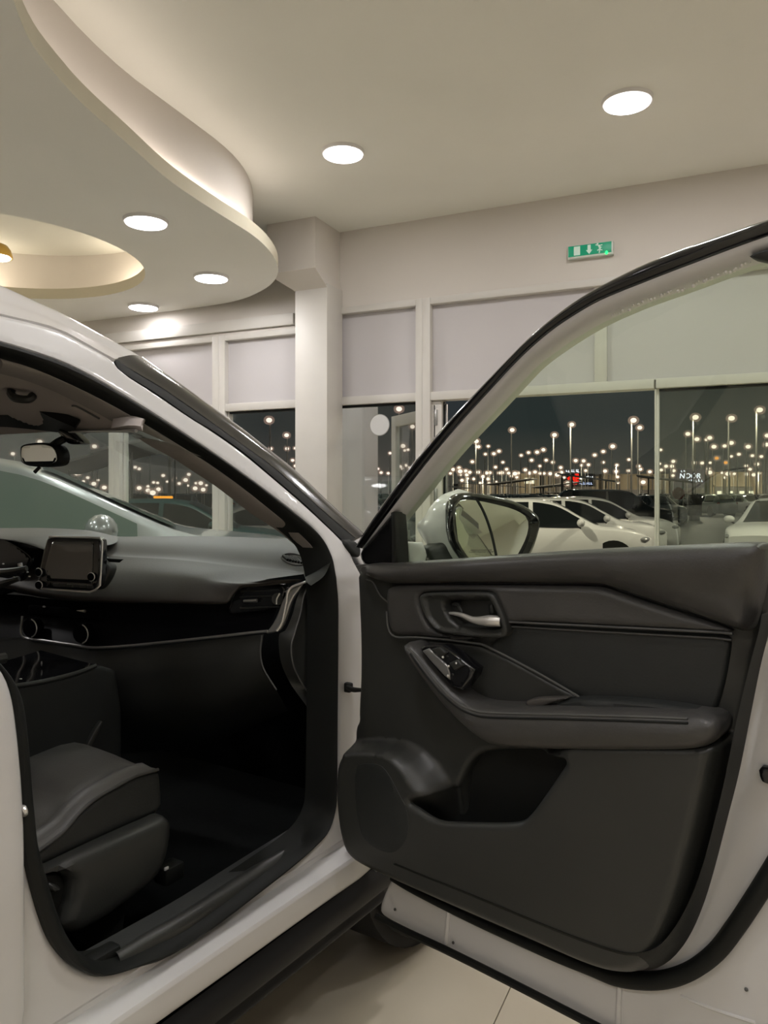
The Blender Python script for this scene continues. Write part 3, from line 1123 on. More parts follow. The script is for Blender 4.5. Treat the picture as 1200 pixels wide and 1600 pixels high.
# inner pillar trim, headliner, windscreen
tr_out = [(0, 560), (50, 575), (100, 596), (150, 620), (200, 647), (250, 677), (300, 708), (330, 727), (380, 763), (430, 803), (467, 833), (500, 868)]
tr_in = [(0, 578), (50, 591), (100, 610), (150, 635), (200, 663), (250, 696), (285, 715), (320, 738), (357, 763), (410, 804), (452, 832), (498, 872)]
strip('inner_pillar_trim', B, tr_out, tr_in, M['pillartrim'], car, hA=-0.02, hB=-0.05, bulge=0.008, depth=0.03)
hd_px = [(223, 674), (214, 671), (160, 671), (110, 672), (60, 676), (0, 679), (-100, 683)]
hd_y = [1.42, 1.44, 1.56, 1.66, 1.76, 1.87, 2.03]
hd = [at_depth(x, y, Y) for (x, y), Y in zip(hd_px, hd_y)]
side_in = B.curve([(224, 675), (200, 663), (150, 635), (100, 610), (50, 591), (0, 578), (-100, 556)], -0.06)
hd_r, sd_r = resample(cat_rom(hd, 5), 24), resample(cat_rom(side_in, 5), 24)
hmid = [a.lerp(b, 0.5) + Vector((0, 0, 0.015)) for a, b in zip(hd_r, sd_r)]
loft('headliner', [sd_r, hmid, hd_r], M['headliner'], car, n=40, smooth_along=False, thick=0.01, toward=Vector((0, 0, -1)))
tube('header_edge', [p + Vector((0, -0.005, -0.003)) for p in hd[1:4]], 0.0035, M['silvertrim'], car)  # silver line paints the reflection along the windscreen's top edge
panel_z = lambda pts, Y: [at_depth(x, y, Y) for x, y in pts]
dashline_px = [(-90, 828), (0, 827), (70, 826), (140, 830), (182, 838), (233, 838), (327, 838), (420, 841), (467, 844), (494, 858)]
dashline_y = [2.72, 2.62, 2.55, 2.48, 2.42, 2.36, 2.27, 2.16, 2.05, 1.86]
dl = [at_depth(x, y, Y) for (x, y), Y in zip(dashline_px, dashline_y)]
wtop, wbot = resample(cat_rom(hd[1:][::-1], 6), 30), resample(cat_rom(dl, 6), 30)
wmid = [a.lerp(b, 0.5) + CF * 0.05 + Vector((0, 0, 0.03)) for a, b in zip(wtop, wbot)]
loft('windscreen', [wtop, wmid, wbot], M['g_wind'], car, n=30, smooth_along=False)

# sun visor, grab handle, mirror
loft('sun_visor', [[at_depth(-60, 646, 1.78), at_depth(0, 649, 1.72), at_depth(22, 646, 1.70), at_depth(47, 637, 1.66), at_depth(75, 650, 1.62), at_depth(117, 668, 1.58)],
                   [at_depth(-60, 668, 1.86), at_depth(0, 667, 1.80), at_depth(30, 669, 1.77), at_depth(60, 672, 1.74), at_depth(100, 676, 1.68), at_depth(118, 671, 1.60)]],
     M['rubber'], car, n=30, thick=0.02, toward=Vector((0, -1, -0.3)), straight=True)
tube('grab_handle', [at_depth(20, 606, 1.52), at_depth(17, 614, 1.50), at_depth(24, 622, 1.49), at_depth(44, 624, 1.49), at_depth(52, 618, 1.50)], 0.008, M['plastic2'], car)
loft('handle_recess', [[at_depth(18, 607, 1.54), at_depth(45, 603, 1.53), at_depth(80, 599, 1.50)], [at_depth(18, 622, 1.55), at_depth(48, 606, 1.53), at_depth(82, 601, 1.50)]], M['rubber'], car, n=16, straight=True)
tube('headliner_crease', [at_depth(112, 634, 1.50), at_depth(122, 636, 1.505), at_depth(155, 654, 1.495)], 0.002, M['stitch'], car)
MR = Surf((0, 1.42), (0.95, -0.30))
mir = panel('rear_view_mirror', MR, [(30, 700), (33, 694), (55, 691), (80, 692), (92, 697), (97, 710), (96, 722), (90, 728), (60, 730), (36, 727), (31, 720)], M['rubber'], car, T=0.03, r=0.012, h0=-0.03, res=0.006)
panel('mirror_glass', MR, [(33, 702), (36, 696), (56, 694), (76, 695), (85, 700), (89, 712), (88, 724), (60, 727), (38, 725), (33, 718)], M['mirror'], mir, T=0.002, r=0.0015, h0=0.0, res=0.008)
tube('mirror_arm', [MR.px(82, 697, -0.02), MR.px(92, 690, -0.02), MR.px(100, 686, -0.03)], 0.009, M['rubber'], mir)
tube('mirror_lever', [MR.px(62, 730, -0.005), MR.px(54, 738, 0.005)], 0.004, M['rubber'], mir)
panel('sensor_cover', MR, [(85, 672), (100, 668), (112, 673), (132, 692), (118, 695), (104, 694), (96, 684)], M['gloss_black'], mir, T=0.03, r=0.01, h0=-0.05, res=0.008, ch=1)

# ------------------------------------------------------------------ dashboard
FA = Vector((0.943, -0.331, 0))
D = Surf((-0.209, 1.76), FA)
t1 = [at_depth(x, y, Y) for (x, y), Y in zip([(-90, 850), (0, 852), (70, 858), (130, 864), (163, 867), (191, 870), (280, 875), (373, 886), (440, 893), (474, 897)],
                                             [2.36, 2.28, 2.22, 2.17, 2.14, 2.12, 2.04, 1.95, 1.87, 1.80])]
t2 = D.curve([(-90, 900), (0, 910), (70, 925), (110, 931), (154, 934), (190, 935), (270, 936), (345, 938), (356, 932), (366, 920), (376, 914), (420, 911), (468, 905)], 0.0)
t2b = D.curve([(-90, 912), (0, 922), (70, 934), (110, 939), (154, 941), (190, 942), (270, 943), (348, 944), (362, 936), (371, 924), (380, 918), (420, 915), (466, 909)], -0.03)
dash = loft('dashboard', [t1, [a.lerp(b, 0.45) + D.n * 0.035 + Vector((0, 0, 0.006)) for a, b in zip(t1, t2)], t2, t2b],
            M['softpad'], car, n=70, per=8)
sv = [(-60, 1000), (35, 996), (70, 1001), (145, 1012), (233, 1006), (327, 996), (415, 987)]
f1 = D.curve([(-60, 925), (35, 930), (70, 935), (145, 940), (233, 942), (345, 943), (362, 935), (374, 922), (440, 917)], -0.035)
f2 = D.curve([(-60, 960), (35, 963), (70, 968), (145, 976), (233, 975), (340, 972), (430, 958)], -0.045)
f3 = D.curve(sv, -0.01)
loft('fascia_panel', [f1, f2, f3], M['piano'], dash, n=50)
tube('silver_trim', D.curve([(35, 963), (35, 994), (70, 1001), (110, 1007), (145, 1012), (190, 1010), (233, 1006), (327, 996), (380, 990), (418, 986)], 0.0), 0.0035, M['silvertrim'], dash)
l0 = D.curve([(-60, 1004), (35, 1000), (70, 1005), (145, 1016), (233, 1010), (327, 1000), (412, 991)], -0.012)
l1 = D.curve([(-60, 1060), (35, 1060), (70, 1062), (145, 1065), (233, 1062), (327, 1055), (408, 1040)], 0.0)
l2 = D.curve([(-60, 1130), (35, 1130), (70, 1130), (145, 1130), (233, 1128), (327, 1118), (430, 1075)], -0.05)
l3 = D.curve([(-60, 1180), (35, 1180), (70, 1180), (145, 1180), (233, 1175), (327, 1160), (450, 1110)], -0.25)
loft('glovebox_panel', [l0, l1, l2, l3], M['plastic'], dash, n=50)
loft('dash_top', [dl, [a.lerp(b, 0.5) + Vector((0, 0, 0.008)) for a, b in zip(dl, t1)], [a.lerp(b, 0.85) + Vector((0, 0, -0.001)) for a, b in zip(dl, t1)], t1], M['softpad'], dash, n=70, per=8)
# right-hand air vent
vent = panel('air_vent', D, [(354, 961), (357, 946), (371, 917), (387, 912), (420, 913), (449, 914), (440, 946), (421, 954), (390, 957)], M['gloss_black'], dash, T=0.02, r=0.006, h0=-0.05, hp=-0.03, res=0.006, ch=1)
for yy in (922, 931, 948):
    tube('vent_slat', [D.px(375, yy + 2, -0.028), D.px(436, yy, -0.028)], 0.0022, M['plastic'], dash)
tube('vent_tab', [D.px(381, 939, -0.02), D.px(402, 938.5, -0.02)], [0.0035, 0.0045], M['silvertrim'], dash)
cyl('vent_wheel', D.px(434, 936, -0.028), 0.014, 0.01, M['plastic2'], dash, axis=D.n + Vector((0.6, 0, 0)), bev=0.002)
tube('vent_wheel_mark', [D.px(437, 927, -0.015), D.px(432.5, 936, -0.013), D.px(432, 944, -0.015)], 0.0018, M['chrome'], dash)
panel('vent_rim', D, [(440, 925), (470, 913), (472, 917), (457, 935), (449, 960), (440, 983), (432, 988), (412, 991), (424, 979), (434, 960), (441, 940), (448, 926)], M['silvertrim'], dash, T=0.012, r=0.004, h0=-0.02, res=0.005, ch=1)
tube('vent_rim_edge', D.curve([(478, 909), (453, 920), (447, 945), (441, 972), (433, 986)], -0.004), 0.0028, M['chrome'], dash)
# end cap of the dashboard towards the door opening
E = Surf(carpt(0, 0.13, 0), CF)
e0 = D.curve([(476, 908), (464, 935), (457, 960), (446, 985), (436, 992), (438, 1030), (452, 1065), (480, 1105)], -0.012)
e1 = E.curve([(485, 905), (474, 930), (468, 960), (459, 990), (454, 1010), (457, 1038), (470, 1066), (494, 1100)], 0.0)
e2 = E.curve([(495, 893), (480, 922), (474, 955), (466, 990), (461, 1012), (464, 1040), (477, 1068), (500, 1100)], -0.006)
e3 = E.curve([(520, 880), (520, 910), (520, 950), (520, 990), (520, 1020), (520, 1050), (520, 1075), (520, 1110)], 0.02)
loft('dash_end_band', [e0, e1], M['plastic2'], dash, n=40, straight=True)
loft('dash_end_cap', [e1, e2, e3], M['plastic2'], dash, n=40, straight=True)
tube('end_cap_seam', [p + E.n * 0.002 for p in e1], 0.002, M['stitch'], dash)
tube('lower_seam', D.curve([(409, 993), (407, 1020), (412, 1045), (432, 1078)], 0.004), 0.0018, M['stitch'], dash)
# top corner block and demister grille
loft('dash_corner', [[at_depth(474, 896, 1.80), at_depth(484, 880, 1.82), at_depth(494, 858, 1.86)], [at_depth(480, 910, 1.74), at_depth(496, 893, 1.75), at_depth(507, 872, 1.77)], [at_depth(486, 915, 1.72), at_depth(506, 900, 1.72), at_depth(518, 876, 1.74)]],
     M['plastic'], dash, n=16)
dash_top = [c for c in dash.children if c.name == 'dash_top'][0]
for k in range(6):
    x, y = 446 + k * 4.4, 871 + k * 0.9
    p, q = on_mesh(dash_top, x - 3, y - 3, 0.003), on_mesh(dash_top, x + 4, y + 4, 0.003)
    if p and q:
        tube('demister_slot', [p, q], 0.004, M['rubber'], dash, seg=6)
rp = [on_mesh(dash_top, x, y, 0.002) for x, y in ((440, 872), (446, 866), (460, 865), (474, 870), (478, 877), (470, 883), (452, 880))]
if all(rp):
    tube('demister_rim', rp, 0.0022, M['softpad'], dash, closed=True)
# hood over the instruments, dark opening below it, column stalk
h0_ = [at_depth(x, y, Y) for (x, y), Y in zip([(-90, 822), (0, 825), (70, 825), (140, 829), (184, 839)], [2.60, 2.50, 2.42, 2.36, 2.34])]
h1_ = [at_depth(x, y, Y) for (x, y), Y in zip([(-90, 830), (0, 834), (70, 836), (140, 846), (176, 850)], [2.22, 2.15, 2.14, 2.14, 2.18])]
h2_ = D.curve([(-90, 836), (0, 842), (40, 848), (72, 858), (100, 866)], 0.0)
loft('instrument_hood', [h0_, h1_, h2_, [p - D.n * 0.05 - Vector((0, 0, 0.01)) for p in h2_]], M['softpad'], dash, n=40, per=6)
panel('instrument_opening', D, [(-80, 843), (0, 838), (15, 845), (36, 858), (51, 871), (46, 885), (38, 905), (20, 930), (-80, 940)], M['gloss_black'], dash, T=0.01, r=0.004, h0=-0.02, ch=1)
tube('column_stalk', [D.px(-10, 895, 0.10), D.px(18, 893, 0.10), D.px(42, 888, 0.09)], [0.010, 0.009, 0.007], M['plastic2'], dash)
tube('stalk_ring', [D.px(31, 880, 0.085), D.px(34, 895, 0.085)], 0.006, M['silvertrim'], dash)
tube('wheel_spoke', [D.px(-30, 925, 0.10), D.px(5, 912, 0.10), D.px(30, 904, 0.09)], [0.012, 0.009, 0.006], M['plastic'], dash)
for x, y in ((5, 881), (32, 884), (22, 902), (43, 894), (46, 901)):
    ball('stalk_mark', D.px(x, y, 0.105), (0.006, 0.004, 0.004), M['chrome'], dash, seg=8)
# display
SC = Surf(D.P + D.n * 0.02, (0.965, -0.262), lambda s, z: -0.22 * (z - 1.05))
disp = panel('display_screen', SC, [(58, 912), (64, 880), (72, 845), (76, 839), (110, 840), (155, 841), (159, 846), (157, 912), (148, 921), (140, 924), (63, 919)], M['gloss_black'], car, T=0.025, r=0.006, h0=-0.01, ch=1)
panel('display_glass', SC, [(82, 846), (146, 847), (144, 912), (74, 908), (70, 890)], M['screen'], disp, T=0.003, r=0.0015, h0=0.0145, ch=0, hp=0.016)
tube('display_frame', SC.curve([(58, 916), (62, 920), (140, 925.5), (149, 922), (156, 915), (158, 880), (159.5, 846), (156, 840.5), (110, 839.5), (77, 838.5)], 0.010), 0.0028, M['chrome'], disp, smooth=False)
for x, y in ((62, 894), (144, 901), (62.5, 914)):
    c_ = SC.px(x, y, 0.02)
    cyl('display_knob', c_, 0.0095, 0.016, M['gloss_black'], disp, axis=SC.n, bev=0.002)
    tube('knob_ring', [c_ + SC.n * 0.004 + (SC.a * math.cos(w) + Vector((0, 0, 1)) * math.sin(w)) * 0.0092 for w in [k * math.pi / 8 for k in range(-5, 8)]], 0.0016, M['chrome'], disp, seg=6)
for k in range(6):
    x = 83 + k * 10.5
    panel('display_button', SC, [(x, 911.5 + k * 0.6), (x + 9.2, 912 + k * 0.6), (x + 9.2, 917 + k * 0.6), (x, 916.5 + k * 0.6)], M['plastic2'], disp, T=0.004, r=0.001, h0=0.014, ch=0, res=0.004)
panel('side_slot', SC, [(164, 872), (192, 874), (186, 879), (166, 878)], M['rubber'], dash, T=0.004, r=0.002, h0=-0.03, ch=0, res=0.01)
panel('display_back', SC, [(157, 868), (166, 880), (172, 884), (172, 893), (164, 910), (154, 922), (148, 922), (156, 905)], M['plastic'], dash, T=0.03, r=0.008, h0=-0.04, ch=1)
# climate panel
for x, y in ((52, 980), (131, 989)):
    c_ = D.px(x, y, -0.01)
    cyl('climate_knob', c_, 0.024, 0.03, M['piano'], dash, axis=D.n, bev=0.003)
    tube('climate_knob_ring', [c_ + D.n * 0.014 + (D.a * math.cos(w) + Vector((0, 0, 1)) * math.sin(w)) * 0.0245 for w in [k * math.pi / 10 for k in range(-4, 5)]], 0.0017, M['chrome'], dash, seg=6)
tube('hazard_mark', [D.px(120, 954, -0.025), D.px(133, 955, -0.025)], [0.001, 0.004], M['chrome'], dash)
ball('panel_mark', D.px(69, 948, -0.025), (0.009, 0.006, 0.006), M['chrome'], dash, seg=8)
panel('stack_panel', D, [(44, 946), (156, 952), (158, 968), (44, 958)], M['piano'], dash, T=0.01, r=0.003, h0=-0.04, ch=0)
for k in range(5):
    ball('panel_mark', D.px(90 + k * 8, 998 + k, -0.02), (0.004, 0.003, 0.003), M['silvertrim'], dash, seg=6)
# centre console
KS = Surf(carpt(-0.4, 0.56, 0), CF)
console = panel('centre_console', KS, [(-60, 1088), (14, 1073), (60, 1066), (100, 1057), (130, 1048), (152, 1038), (190, 1050), (190, 1300), (-60, 1300)], M['leather2'], car, T=0.02, r=0.01, h0=-0.02, ch=1, res=0.02)
tube('console_edge', KS.curve([(-20, 1078), (14, 1073), (60, 1066), (100, 1057), (130, 1048), (150, 1040)], 0.0), 0.005, M['plastic2'], console)
loft('console_top', [KS.curve([(-20, 1077), (60, 1065), (100, 1056), (150, 1039)], -0.004), [p + CI * 0.22 + Vector((0, 0, 0.01)) for p in KS.curve([(-20, 1077), (60, 1065), (100, 1056), (150, 1039)], -0.004)]], M['gloss_black'], console, n=20, straight=True)
tube('gear_lever', [KS.px(-6, 1030, -0.10), KS.px(8, 1028, -0.10)], 0.012, M['plastic2'], console)
ball('console_mark', KS.px(32, 1062, -0.05), (0.010, 0.008, 0.006), M['chrome'], console, seg=8)
ball('console_mark', KS.px(65, 1037, -0.10), (0.004, 0.004, 0.012), M['silvertrim'], console, seg=8)
panel('footwell_edge', KS, [(133, 1172), (143, 1150), (155, 1130), (163, 1124), (158, 1138), (147, 1158), (139, 1174)], M['plastic2'], console, T=0.012, r=0.003, h0=0.0, ch=1, res=0.01)

# cabin floor, firewall, sill plates
box('cabin_floor', carpt(-0.5, 0.85, 0.31), (2.4, 1.5, 0.05), M['carpet'], car, rz=math.atan2(CF.y, CF.x))
box('firewall', carpt(0.42, 0.85, 0.63), (0.04, 1.5, 0.80), M['carpet'], car, rz=math.atan2(CF.y, CF.x))
box('kick_panel', carpt(0.22, 0.10, 0.70), (0.46, 0.03, 0.75), M['plastic'], car, rz=math.atan2(CF.y, CF.x))
box('far_side', carpt(-0.6, 1.6, 0.56), (2.4, 0.05, 0.80), M['plastic'], car, rz=math.atan2(CF.y, CF.x))
box('rear_bulkhead', carpt(-1.65, 0.85, 0.80), (0.05, 1.5, 1.1), M['carpet'], car, rz=math.atan2(CF.y, CF.x))
zs = 0.487
sill_in = [at_height(x, y, zs) for x, y in ((126, 1489), (200, 1448), (280, 1403), (370, 1346), (465, 1287), (500, 1262))]
sill_md = [at_height(x, y, zs + 0.002) for x, y in ((176, 1490), (230, 1456), (285, 1425), (380, 1363), (476, 1303), (506, 1280))]
sill_ot = [at_height(x, y, zs) for x, y in ((188, 1502), (240, 1470), (290, 1442), (388, 1380), (486, 1318), (512, 1296))]
sill = loft('sill_plate', [[p - Vector((0, 0, 0.14)) + CI * 0.015 for p in sill_in], sill_in, sill_md], M['scuff'], car, n=30, straight=True)
loft('sill_tread', [[p + Vector((0, 0, 0.001)) for p in sill_md], [a.lerp(b, .5) + Vector((0, 0, 0.008)) for a, b in zip(sill_md, sill_ot)], sill_ot, [p - Vector((0, 0, 0.03)) for p in sill_ot]], M['plastic2'], sill, n=30)
box('seat_belt_anchor', at_height(158, 1494, zs + 0.005), (0.06, 0.03, 0.02), M['rubber'], sill, rz=math.atan2(CF.y, CF.x), bev=0.006)

# ------------------------------------------------------------------ front passenger seat
SS = Surf(carpt(0, 0.22, 0), CF)
seam_px = [(246, 1202), (228, 1207), (209, 1213), (180, 1229), (149, 1247), (124, 1269), (98, 1299), (63, 1326), (20, 1352), (-60, 1400)]
edge3 = [SS.px(x, y, 0.0) for x, y in seam_px]
us = [(p - P0).dot(CF) for p in edge3]
zsm = [p.z for p in edge3]
uu = np.linspace(us[0], us[-1], 36)
zz_ = np.interp(uu[::-1], us[::-1], zsm[::-1])[::-1]
vs, fs = [], []
prof_v = [(0.0, 0.0), (0.010, 0.009), (0.028, 0.012), (0.05, 0.006), (0.075, -0.008), (0.10, -0.006), (0.20, -0.002), (0.28, -0.001), (0.36, -0.003), (0.40, -0.006), (0.44, 0.008), (0.475, 0.010), (0.50, 0.0), (0.505, -0.06), (0.505, -0.12)]
for i, u in enumerate(uu):
    for dv, dz in prof_v:
        t = dv / 0.5
        bow = 0.085 * math.sin(min(1, t) * math.pi / 2)                      # front edge swings forward towards the middle
        f_ = 1 - i / (len(uu) - 1)
        dzz = dz
        if 0.1 < dv < 0.42:
            x_ = (i / (len(uu) - 1))
            dzz -= 0.012 * math.exp(-((x_ - 0.33 - 0.25 * t) / 0.035) ** 2)
        front = min(1.0, i / 2)
        vs.append(carpt(u + bow * f_ ** 0.5, 0.22 + dv, zz_[i] + dzz * front - (1 - front) * 0.010 * (1 if dv > 0.01 else 0) - 0.03 * t * f_))
k = len(prof_v)
fs = [(i * k + j, i * k + j + 1, (i + 1) * k + j + 1, (i + 1) * k + j) for i in range(len(uu) - 1) for j in range(k - 1)]
nb = len(vs)
for j in range(k):
    vs.append(vs[j] + Vector((0, 0, -0.16)) - CF * 0.01)
fs += [(j, j + 1, nb + j + 1, nb + j) for j in range(k - 1)]
seat = finish('front_seat', vs, fs, M['seatleather'], car, angle=60)
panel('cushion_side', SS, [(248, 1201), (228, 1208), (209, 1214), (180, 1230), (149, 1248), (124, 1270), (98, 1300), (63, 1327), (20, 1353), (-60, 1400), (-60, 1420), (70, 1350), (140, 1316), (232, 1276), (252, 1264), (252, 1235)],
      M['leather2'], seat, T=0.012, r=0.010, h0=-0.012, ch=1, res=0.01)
tube('cushion_piping', [p + SS.n * 0.002 for p in edge3], 0.0035, M['leather'], seat)
trim_out = [(40, 1370), (72, 1357), (140, 1324), (200, 1296), (233, 1282), (253, 1272), (265, 1282), (264, 1310), (256, 1345), (240, 1375), (200, 1405), (160, 1435), (110, 1462), (90, 1446), (98, 1425), (106, 1405), (108, 1376), (96, 1364), (76, 1363), (50, 1378)]
panel('seat_base_trim', SS, trim_out, M['plastic2'], seat, T=0.035, r=0.022, h0=0.0, hp=0.02, ch=1, res=0.01)
panel('seat_base_recess', SS, [(60, 1366), (104, 1366), (107, 1390), (100, 1425), (90, 1440), (60, 1440)], M['rubber'], seat, T=0.006, r=0.003, h0=0.0, ch=1, res=0.01)
panel('adjuster_lever', SS, [(77, 1379), (92, 1384), (98, 1390), (90, 1394), (80, 1396)], M['plastic2'], seat, T=0.03, r=0.008, h0=0.0, ch=1, res=0.006)
loft('seat_far_base', [[carpt(u, 0.72, 0.60) for u in (-0.35, -0.8)], [carpt(u, 0.72, 0.35) for u in (-0.35, -0.8)]], M['rubber'], seat, n=6, straight=True)
loft('seat_front_skirt', [[carpt(-0.46, 0.24, 0.60), carpt(-0.40, 0.72, 0.56)], [carpt(-0.50, 0.24, 0.34), carpt(-0.46, 0.72, 0.34)]], M['plastic'], seat, n=6, straight=True)
vs, fs = [], []
bp = [(0.02, 0.055), (0.05, 0.085), (0.12, 0.075), (0.25, 0.06), (0.38, 0.075), (0.45, 0.085), (0.48, 0.055), (0.48, -0.05), (0.25, -0.07), (0.02, -0.05)]
for i in range(13):
    t = i / 12
    nar = 1 - 0.28 * max(0, (t - .75) / .25) ** 2
    for bv, bu in bp:
        vs.append(carpt(-0.98 - 0.26 * t + bu * (1 - .3 * t), 0.23 + 0.25 + (bv - 0.25) * nar, 0.56 + 0.66 * t))
k = len(bp)
fs = [(i * k + j, i * k + (j + 1) % k, (i + 1) * k + (j + 1) % k, (i + 1) * k + j) for i in range(12) for j in range(k)] + [tuple(range(k)), tuple(12 * k + j for j in range(k))]
finish('backrest', vs, fs, M['seatleather'], seat, angle=60)
panel('headrest', Surf(carpt(-1.24, 0.36, 0), CI), None, M['seatleather'], seat, T=0.10, r=0.045, h0=-0.05, res=0.02, cap=True, sz=[(0.0, 1.25), (0.24, 1.25), (0.25, 1.36), (0.20, 1.43), (0.04, 1.43), (-0.01, 1.36)])
rq = SS.px(264, 1362, 0.0)
box('seat_rail_cap', rq, (0.05, 0.04, 0.035), M['rubber'], seat, rz=math.atan2(CF.y, CF.x), bev=0.006)
box('rail_label', SS.px(260, 1357, 0.021), (0.010, 0.004, 0.006), M['sticker'], seat, rz=math.atan2(CF.y, CF.x), bev=0.001)

# ------------------------------------------------------------------ the open front door
ZB = 1.10
DR = Surf((-0.0147, 1.674), (0.748, -0.664), lambda s, z: 0.38 * max(0.0, z - ZB))
TH = lambda pts, h=0.0: [DR.hit(x, y, h) for x, y in pts]
shell_sz = [tuple(p) for p in TH([(612, 1369), (600, 1395), (592, 1416), (593, 1430), (620, 1446), (700, 1487), (930, 1602), (985, 1630)])]
shell_sz += [(0.62, 0.335), (0.80, 0.335), (0.90, 0.35), (0.93, 0.42), (0.96, 0.60), (0.98, 0.85), (0.97, 1.05), (0.955, 1.13), (0.80, 1.135), (0.50, 1.11), (0.20, 1.085), (0.03, 1.075), (-0.02, 1.05), (-0.03, 0.9), (-0.03, 0.7), (-0.01, 0.55), (0.0, 0.46)]
door = panel('front_door', DR, None, M['paint'], car, T=0.03, r=0.010, h0=-0.03, sz=shell_sz, ch=1, res=0.012, cap=True, hp=0.0,
             hfun=groove(DR, [[(605, 1412), (618, 1422), (700, 1476), (930, 1590)], [(606, 1412), (606, 1398), (622, 1384), (640, 1386)]], 0.0, 0.003, 0.004))
skin_sz = [(s + (0.02 if s > 0.5 else -0.01), z - (0.01 if z < 0.6 else 0)) for s, z in shell_sz]
panel('outer_skin', DR, None, M['paint'], door, T=0.05, r=0.02, h0=-0.12, sz=skin_sz, ch=1, res=0.03, back=-0.13, cap=True)
for x0, y0, x1, y1 in ((702, 1412, 697, 1474), (968, 1526, 966, 1600)):
    tube('shell_rib', [DR.px(x0, y0, 0.001), DR.px(x1, y1, 0.001)], 0.005, M['paint'], door, seg=10)
tube('shell_rib', DR.curve([(1064, 1556), (1110, 1575), (1180, 1598)], 0.0), 0.003, M['paint'], door)
# drain plugs
for x, y in ((617, 1421), (699, 1463), (708, 1473), (1166, 1546)):
    ball('drain_plug', DR.px(x, y, 0.001), (0.006, 0.006, 0.006), M['stitch'], door, seg=8)
# black lip along the bottom
tube('bottom_lip', DR.curve([(588, 1432), (640, 1458), (700, 1486), (800, 1536), (930, 1603), (1100, 1690)], 0.012), 0.0075, M['rubber'], door)
# weather strip on the shell
ws = [(1230, 1320), (1205, 1362), (1180, 1402), (1150, 1447), (1118, 1488), (1080, 1516), (1040, 1530), (1000, 1532), (960, 1526), (920, 1512), (860, 1490), (760, 1446), (700, 1418), (640, 1388), (612, 1372)]
tube('weather_strip', DR.curve(ws, 0.010), [0.014] * 9 + [0.012, 0.010, 0.009, 0.008, 0.007, 0.006], M['rubber'], door, seg=10)
panel('door_latch', DR, [(1184, 1197), (1210, 1200), (1225, 1205), (1225, 1232), (1200, 1226), (1188, 1221)], M['gloss_black'], door, T=0.012, r=0.004, h0=0.0, res=0.006, ch=1)

# trim card with its map pocket
card_px = [(560, 884), (562, 930), (565, 1000), (565, 1060), (562, 1110), (563, 1126), (557, 1136), (557, 1160), (549, 1174), (546, 1205), (547, 1245), (552, 1285), (562, 1320), (580, 1342),
           (610, 1358), (660, 1380), (720, 1406), (800, 1440), (880, 1474), (940, 1500), (985, 1513), (1022, 1512), (1052, 1494), (1075, 1460), (1095, 1412), (1112, 1355), (1130, 1285), (1148, 1210),
           (1165, 1125), (1182, 1045), (1198, 960), (1206, 900), (1206, 848), (1100, 855), (900, 866), (700, 880), (620, 884)]
lowp = [DR.hit(x, y, 0.02) for x, y in [(540, 860), (540, 1156), (600, 1152), (642, 1156), (668, 1168), (692, 1188), (707, 1212), (713, 1238), (722, 1238), (790, 1236), (818, 1212), (842, 1178), (852, 1140), (1220, 1140), (1240, 840)]]
highp = [DR.hit(x, y, 0.082) for x, y in [(520, 1182), (560, 1178), (598, 1180), (613, 1190), (626, 1206), (641, 1232), (657, 1250), (674, 1262), (692, 1270), (720, 1272), (800, 1272), (812, 1268), (844, 1228), (876, 1182), (892, 1172), (1240, 1176), (1240, 1600), (500, 1600)]]
pocket_px = ([DR.hit(x, y, 0.045) for x, y in [(656, 1246), (664, 1240), (682, 1237), (704, 1237)]] + [DR.hit(x, y, 0.03) for x, y in [(716, 1232), (724, 1212), (736, 1190), (752, 1176), (800, 1172), (868, 1174)]]
             + [DR.hit(x, y, 0.082) for x, y in [(890, 1184), (872, 1212), (850, 1244), (824, 1280), (806, 1287), (760, 1287), (712, 1286), (686, 1284), (668, 1274)]] + [DR.hit(655, 1258, 0.07)])


card_out = chaikin([DR.hit(x, y, 0.0158) for x, y in card_px], 2)


def card_h(P, d):
    dl_, dh_ = np.where(inside(P, lowp), 0, seg_dist(P, lowp)), np.where(inside(P, highp), 0, seg_dist(P, highp))
    t = dl_ / np.maximum(dl_ + dh_, 1e-6)
    t = t * t * (3 - 2 * t)
    edge = np.clip(seg_dist(P, card_out) / 0.035, 0, 1)
    return (0.058 * t) * (edge * (2 - edge)) + 0.006 * edge


panel('door_card', DR, card_px, M['plastic2'], door, T=0.022, r=0.012, h0=0.0, hp=0.015, res=0.005, ch=2, hfun=card_h, angle=60, holes=[pocket_px], hole_drop=0.07)
panel('map_pocket', DR, [(630, 1150), (900, 1150), (900, 1340), (630, 1340)], M['rubber'], door, T=0.003, r=0.001, h0=0.0, ch=0, res=0.03)
strip('card_border', DR, [(1203, 960), (1199, 985), (1184, 1045), (1168, 1125), (1151, 1210), (1132, 1285), (1114, 1355), (1097, 1412), (1077, 1460), (1053, 1495), (1022, 1514), (985, 1515), (940, 1502), (880, 1476), (800, 1442), (720, 1408), (660, 1382), (612, 1360)],
      [(1190, 960), (1186, 985), (1170, 1045), (1151, 1125), (1134, 1210), (1116, 1285), (1097, 1355), (1076, 1410), (1052, 1452), (1026, 1480), (990, 1490), (950, 1482), (880, 1457), (800, 1424), (720, 1391), (660, 1367), (616, 1349)],
      M['rubber'], door, hA=0.028, hB=0.088, bulge=0.010, depth=0.012)
# speaker field, dark storage bottom
panel('speaker_grille', DR, [(553, 1196), (575, 1192), (594, 1194), (606, 1206), (622, 1236), (636, 1264), (640, 1290), (634, 1316), (616, 1334), (594, 1330), (572, 1316), (562, 1298), (555, 1260)], M['leather2'], door, T=0.002, r=0.0015, h0=0.0845, hp=0.086, ch=1, back=0.06)
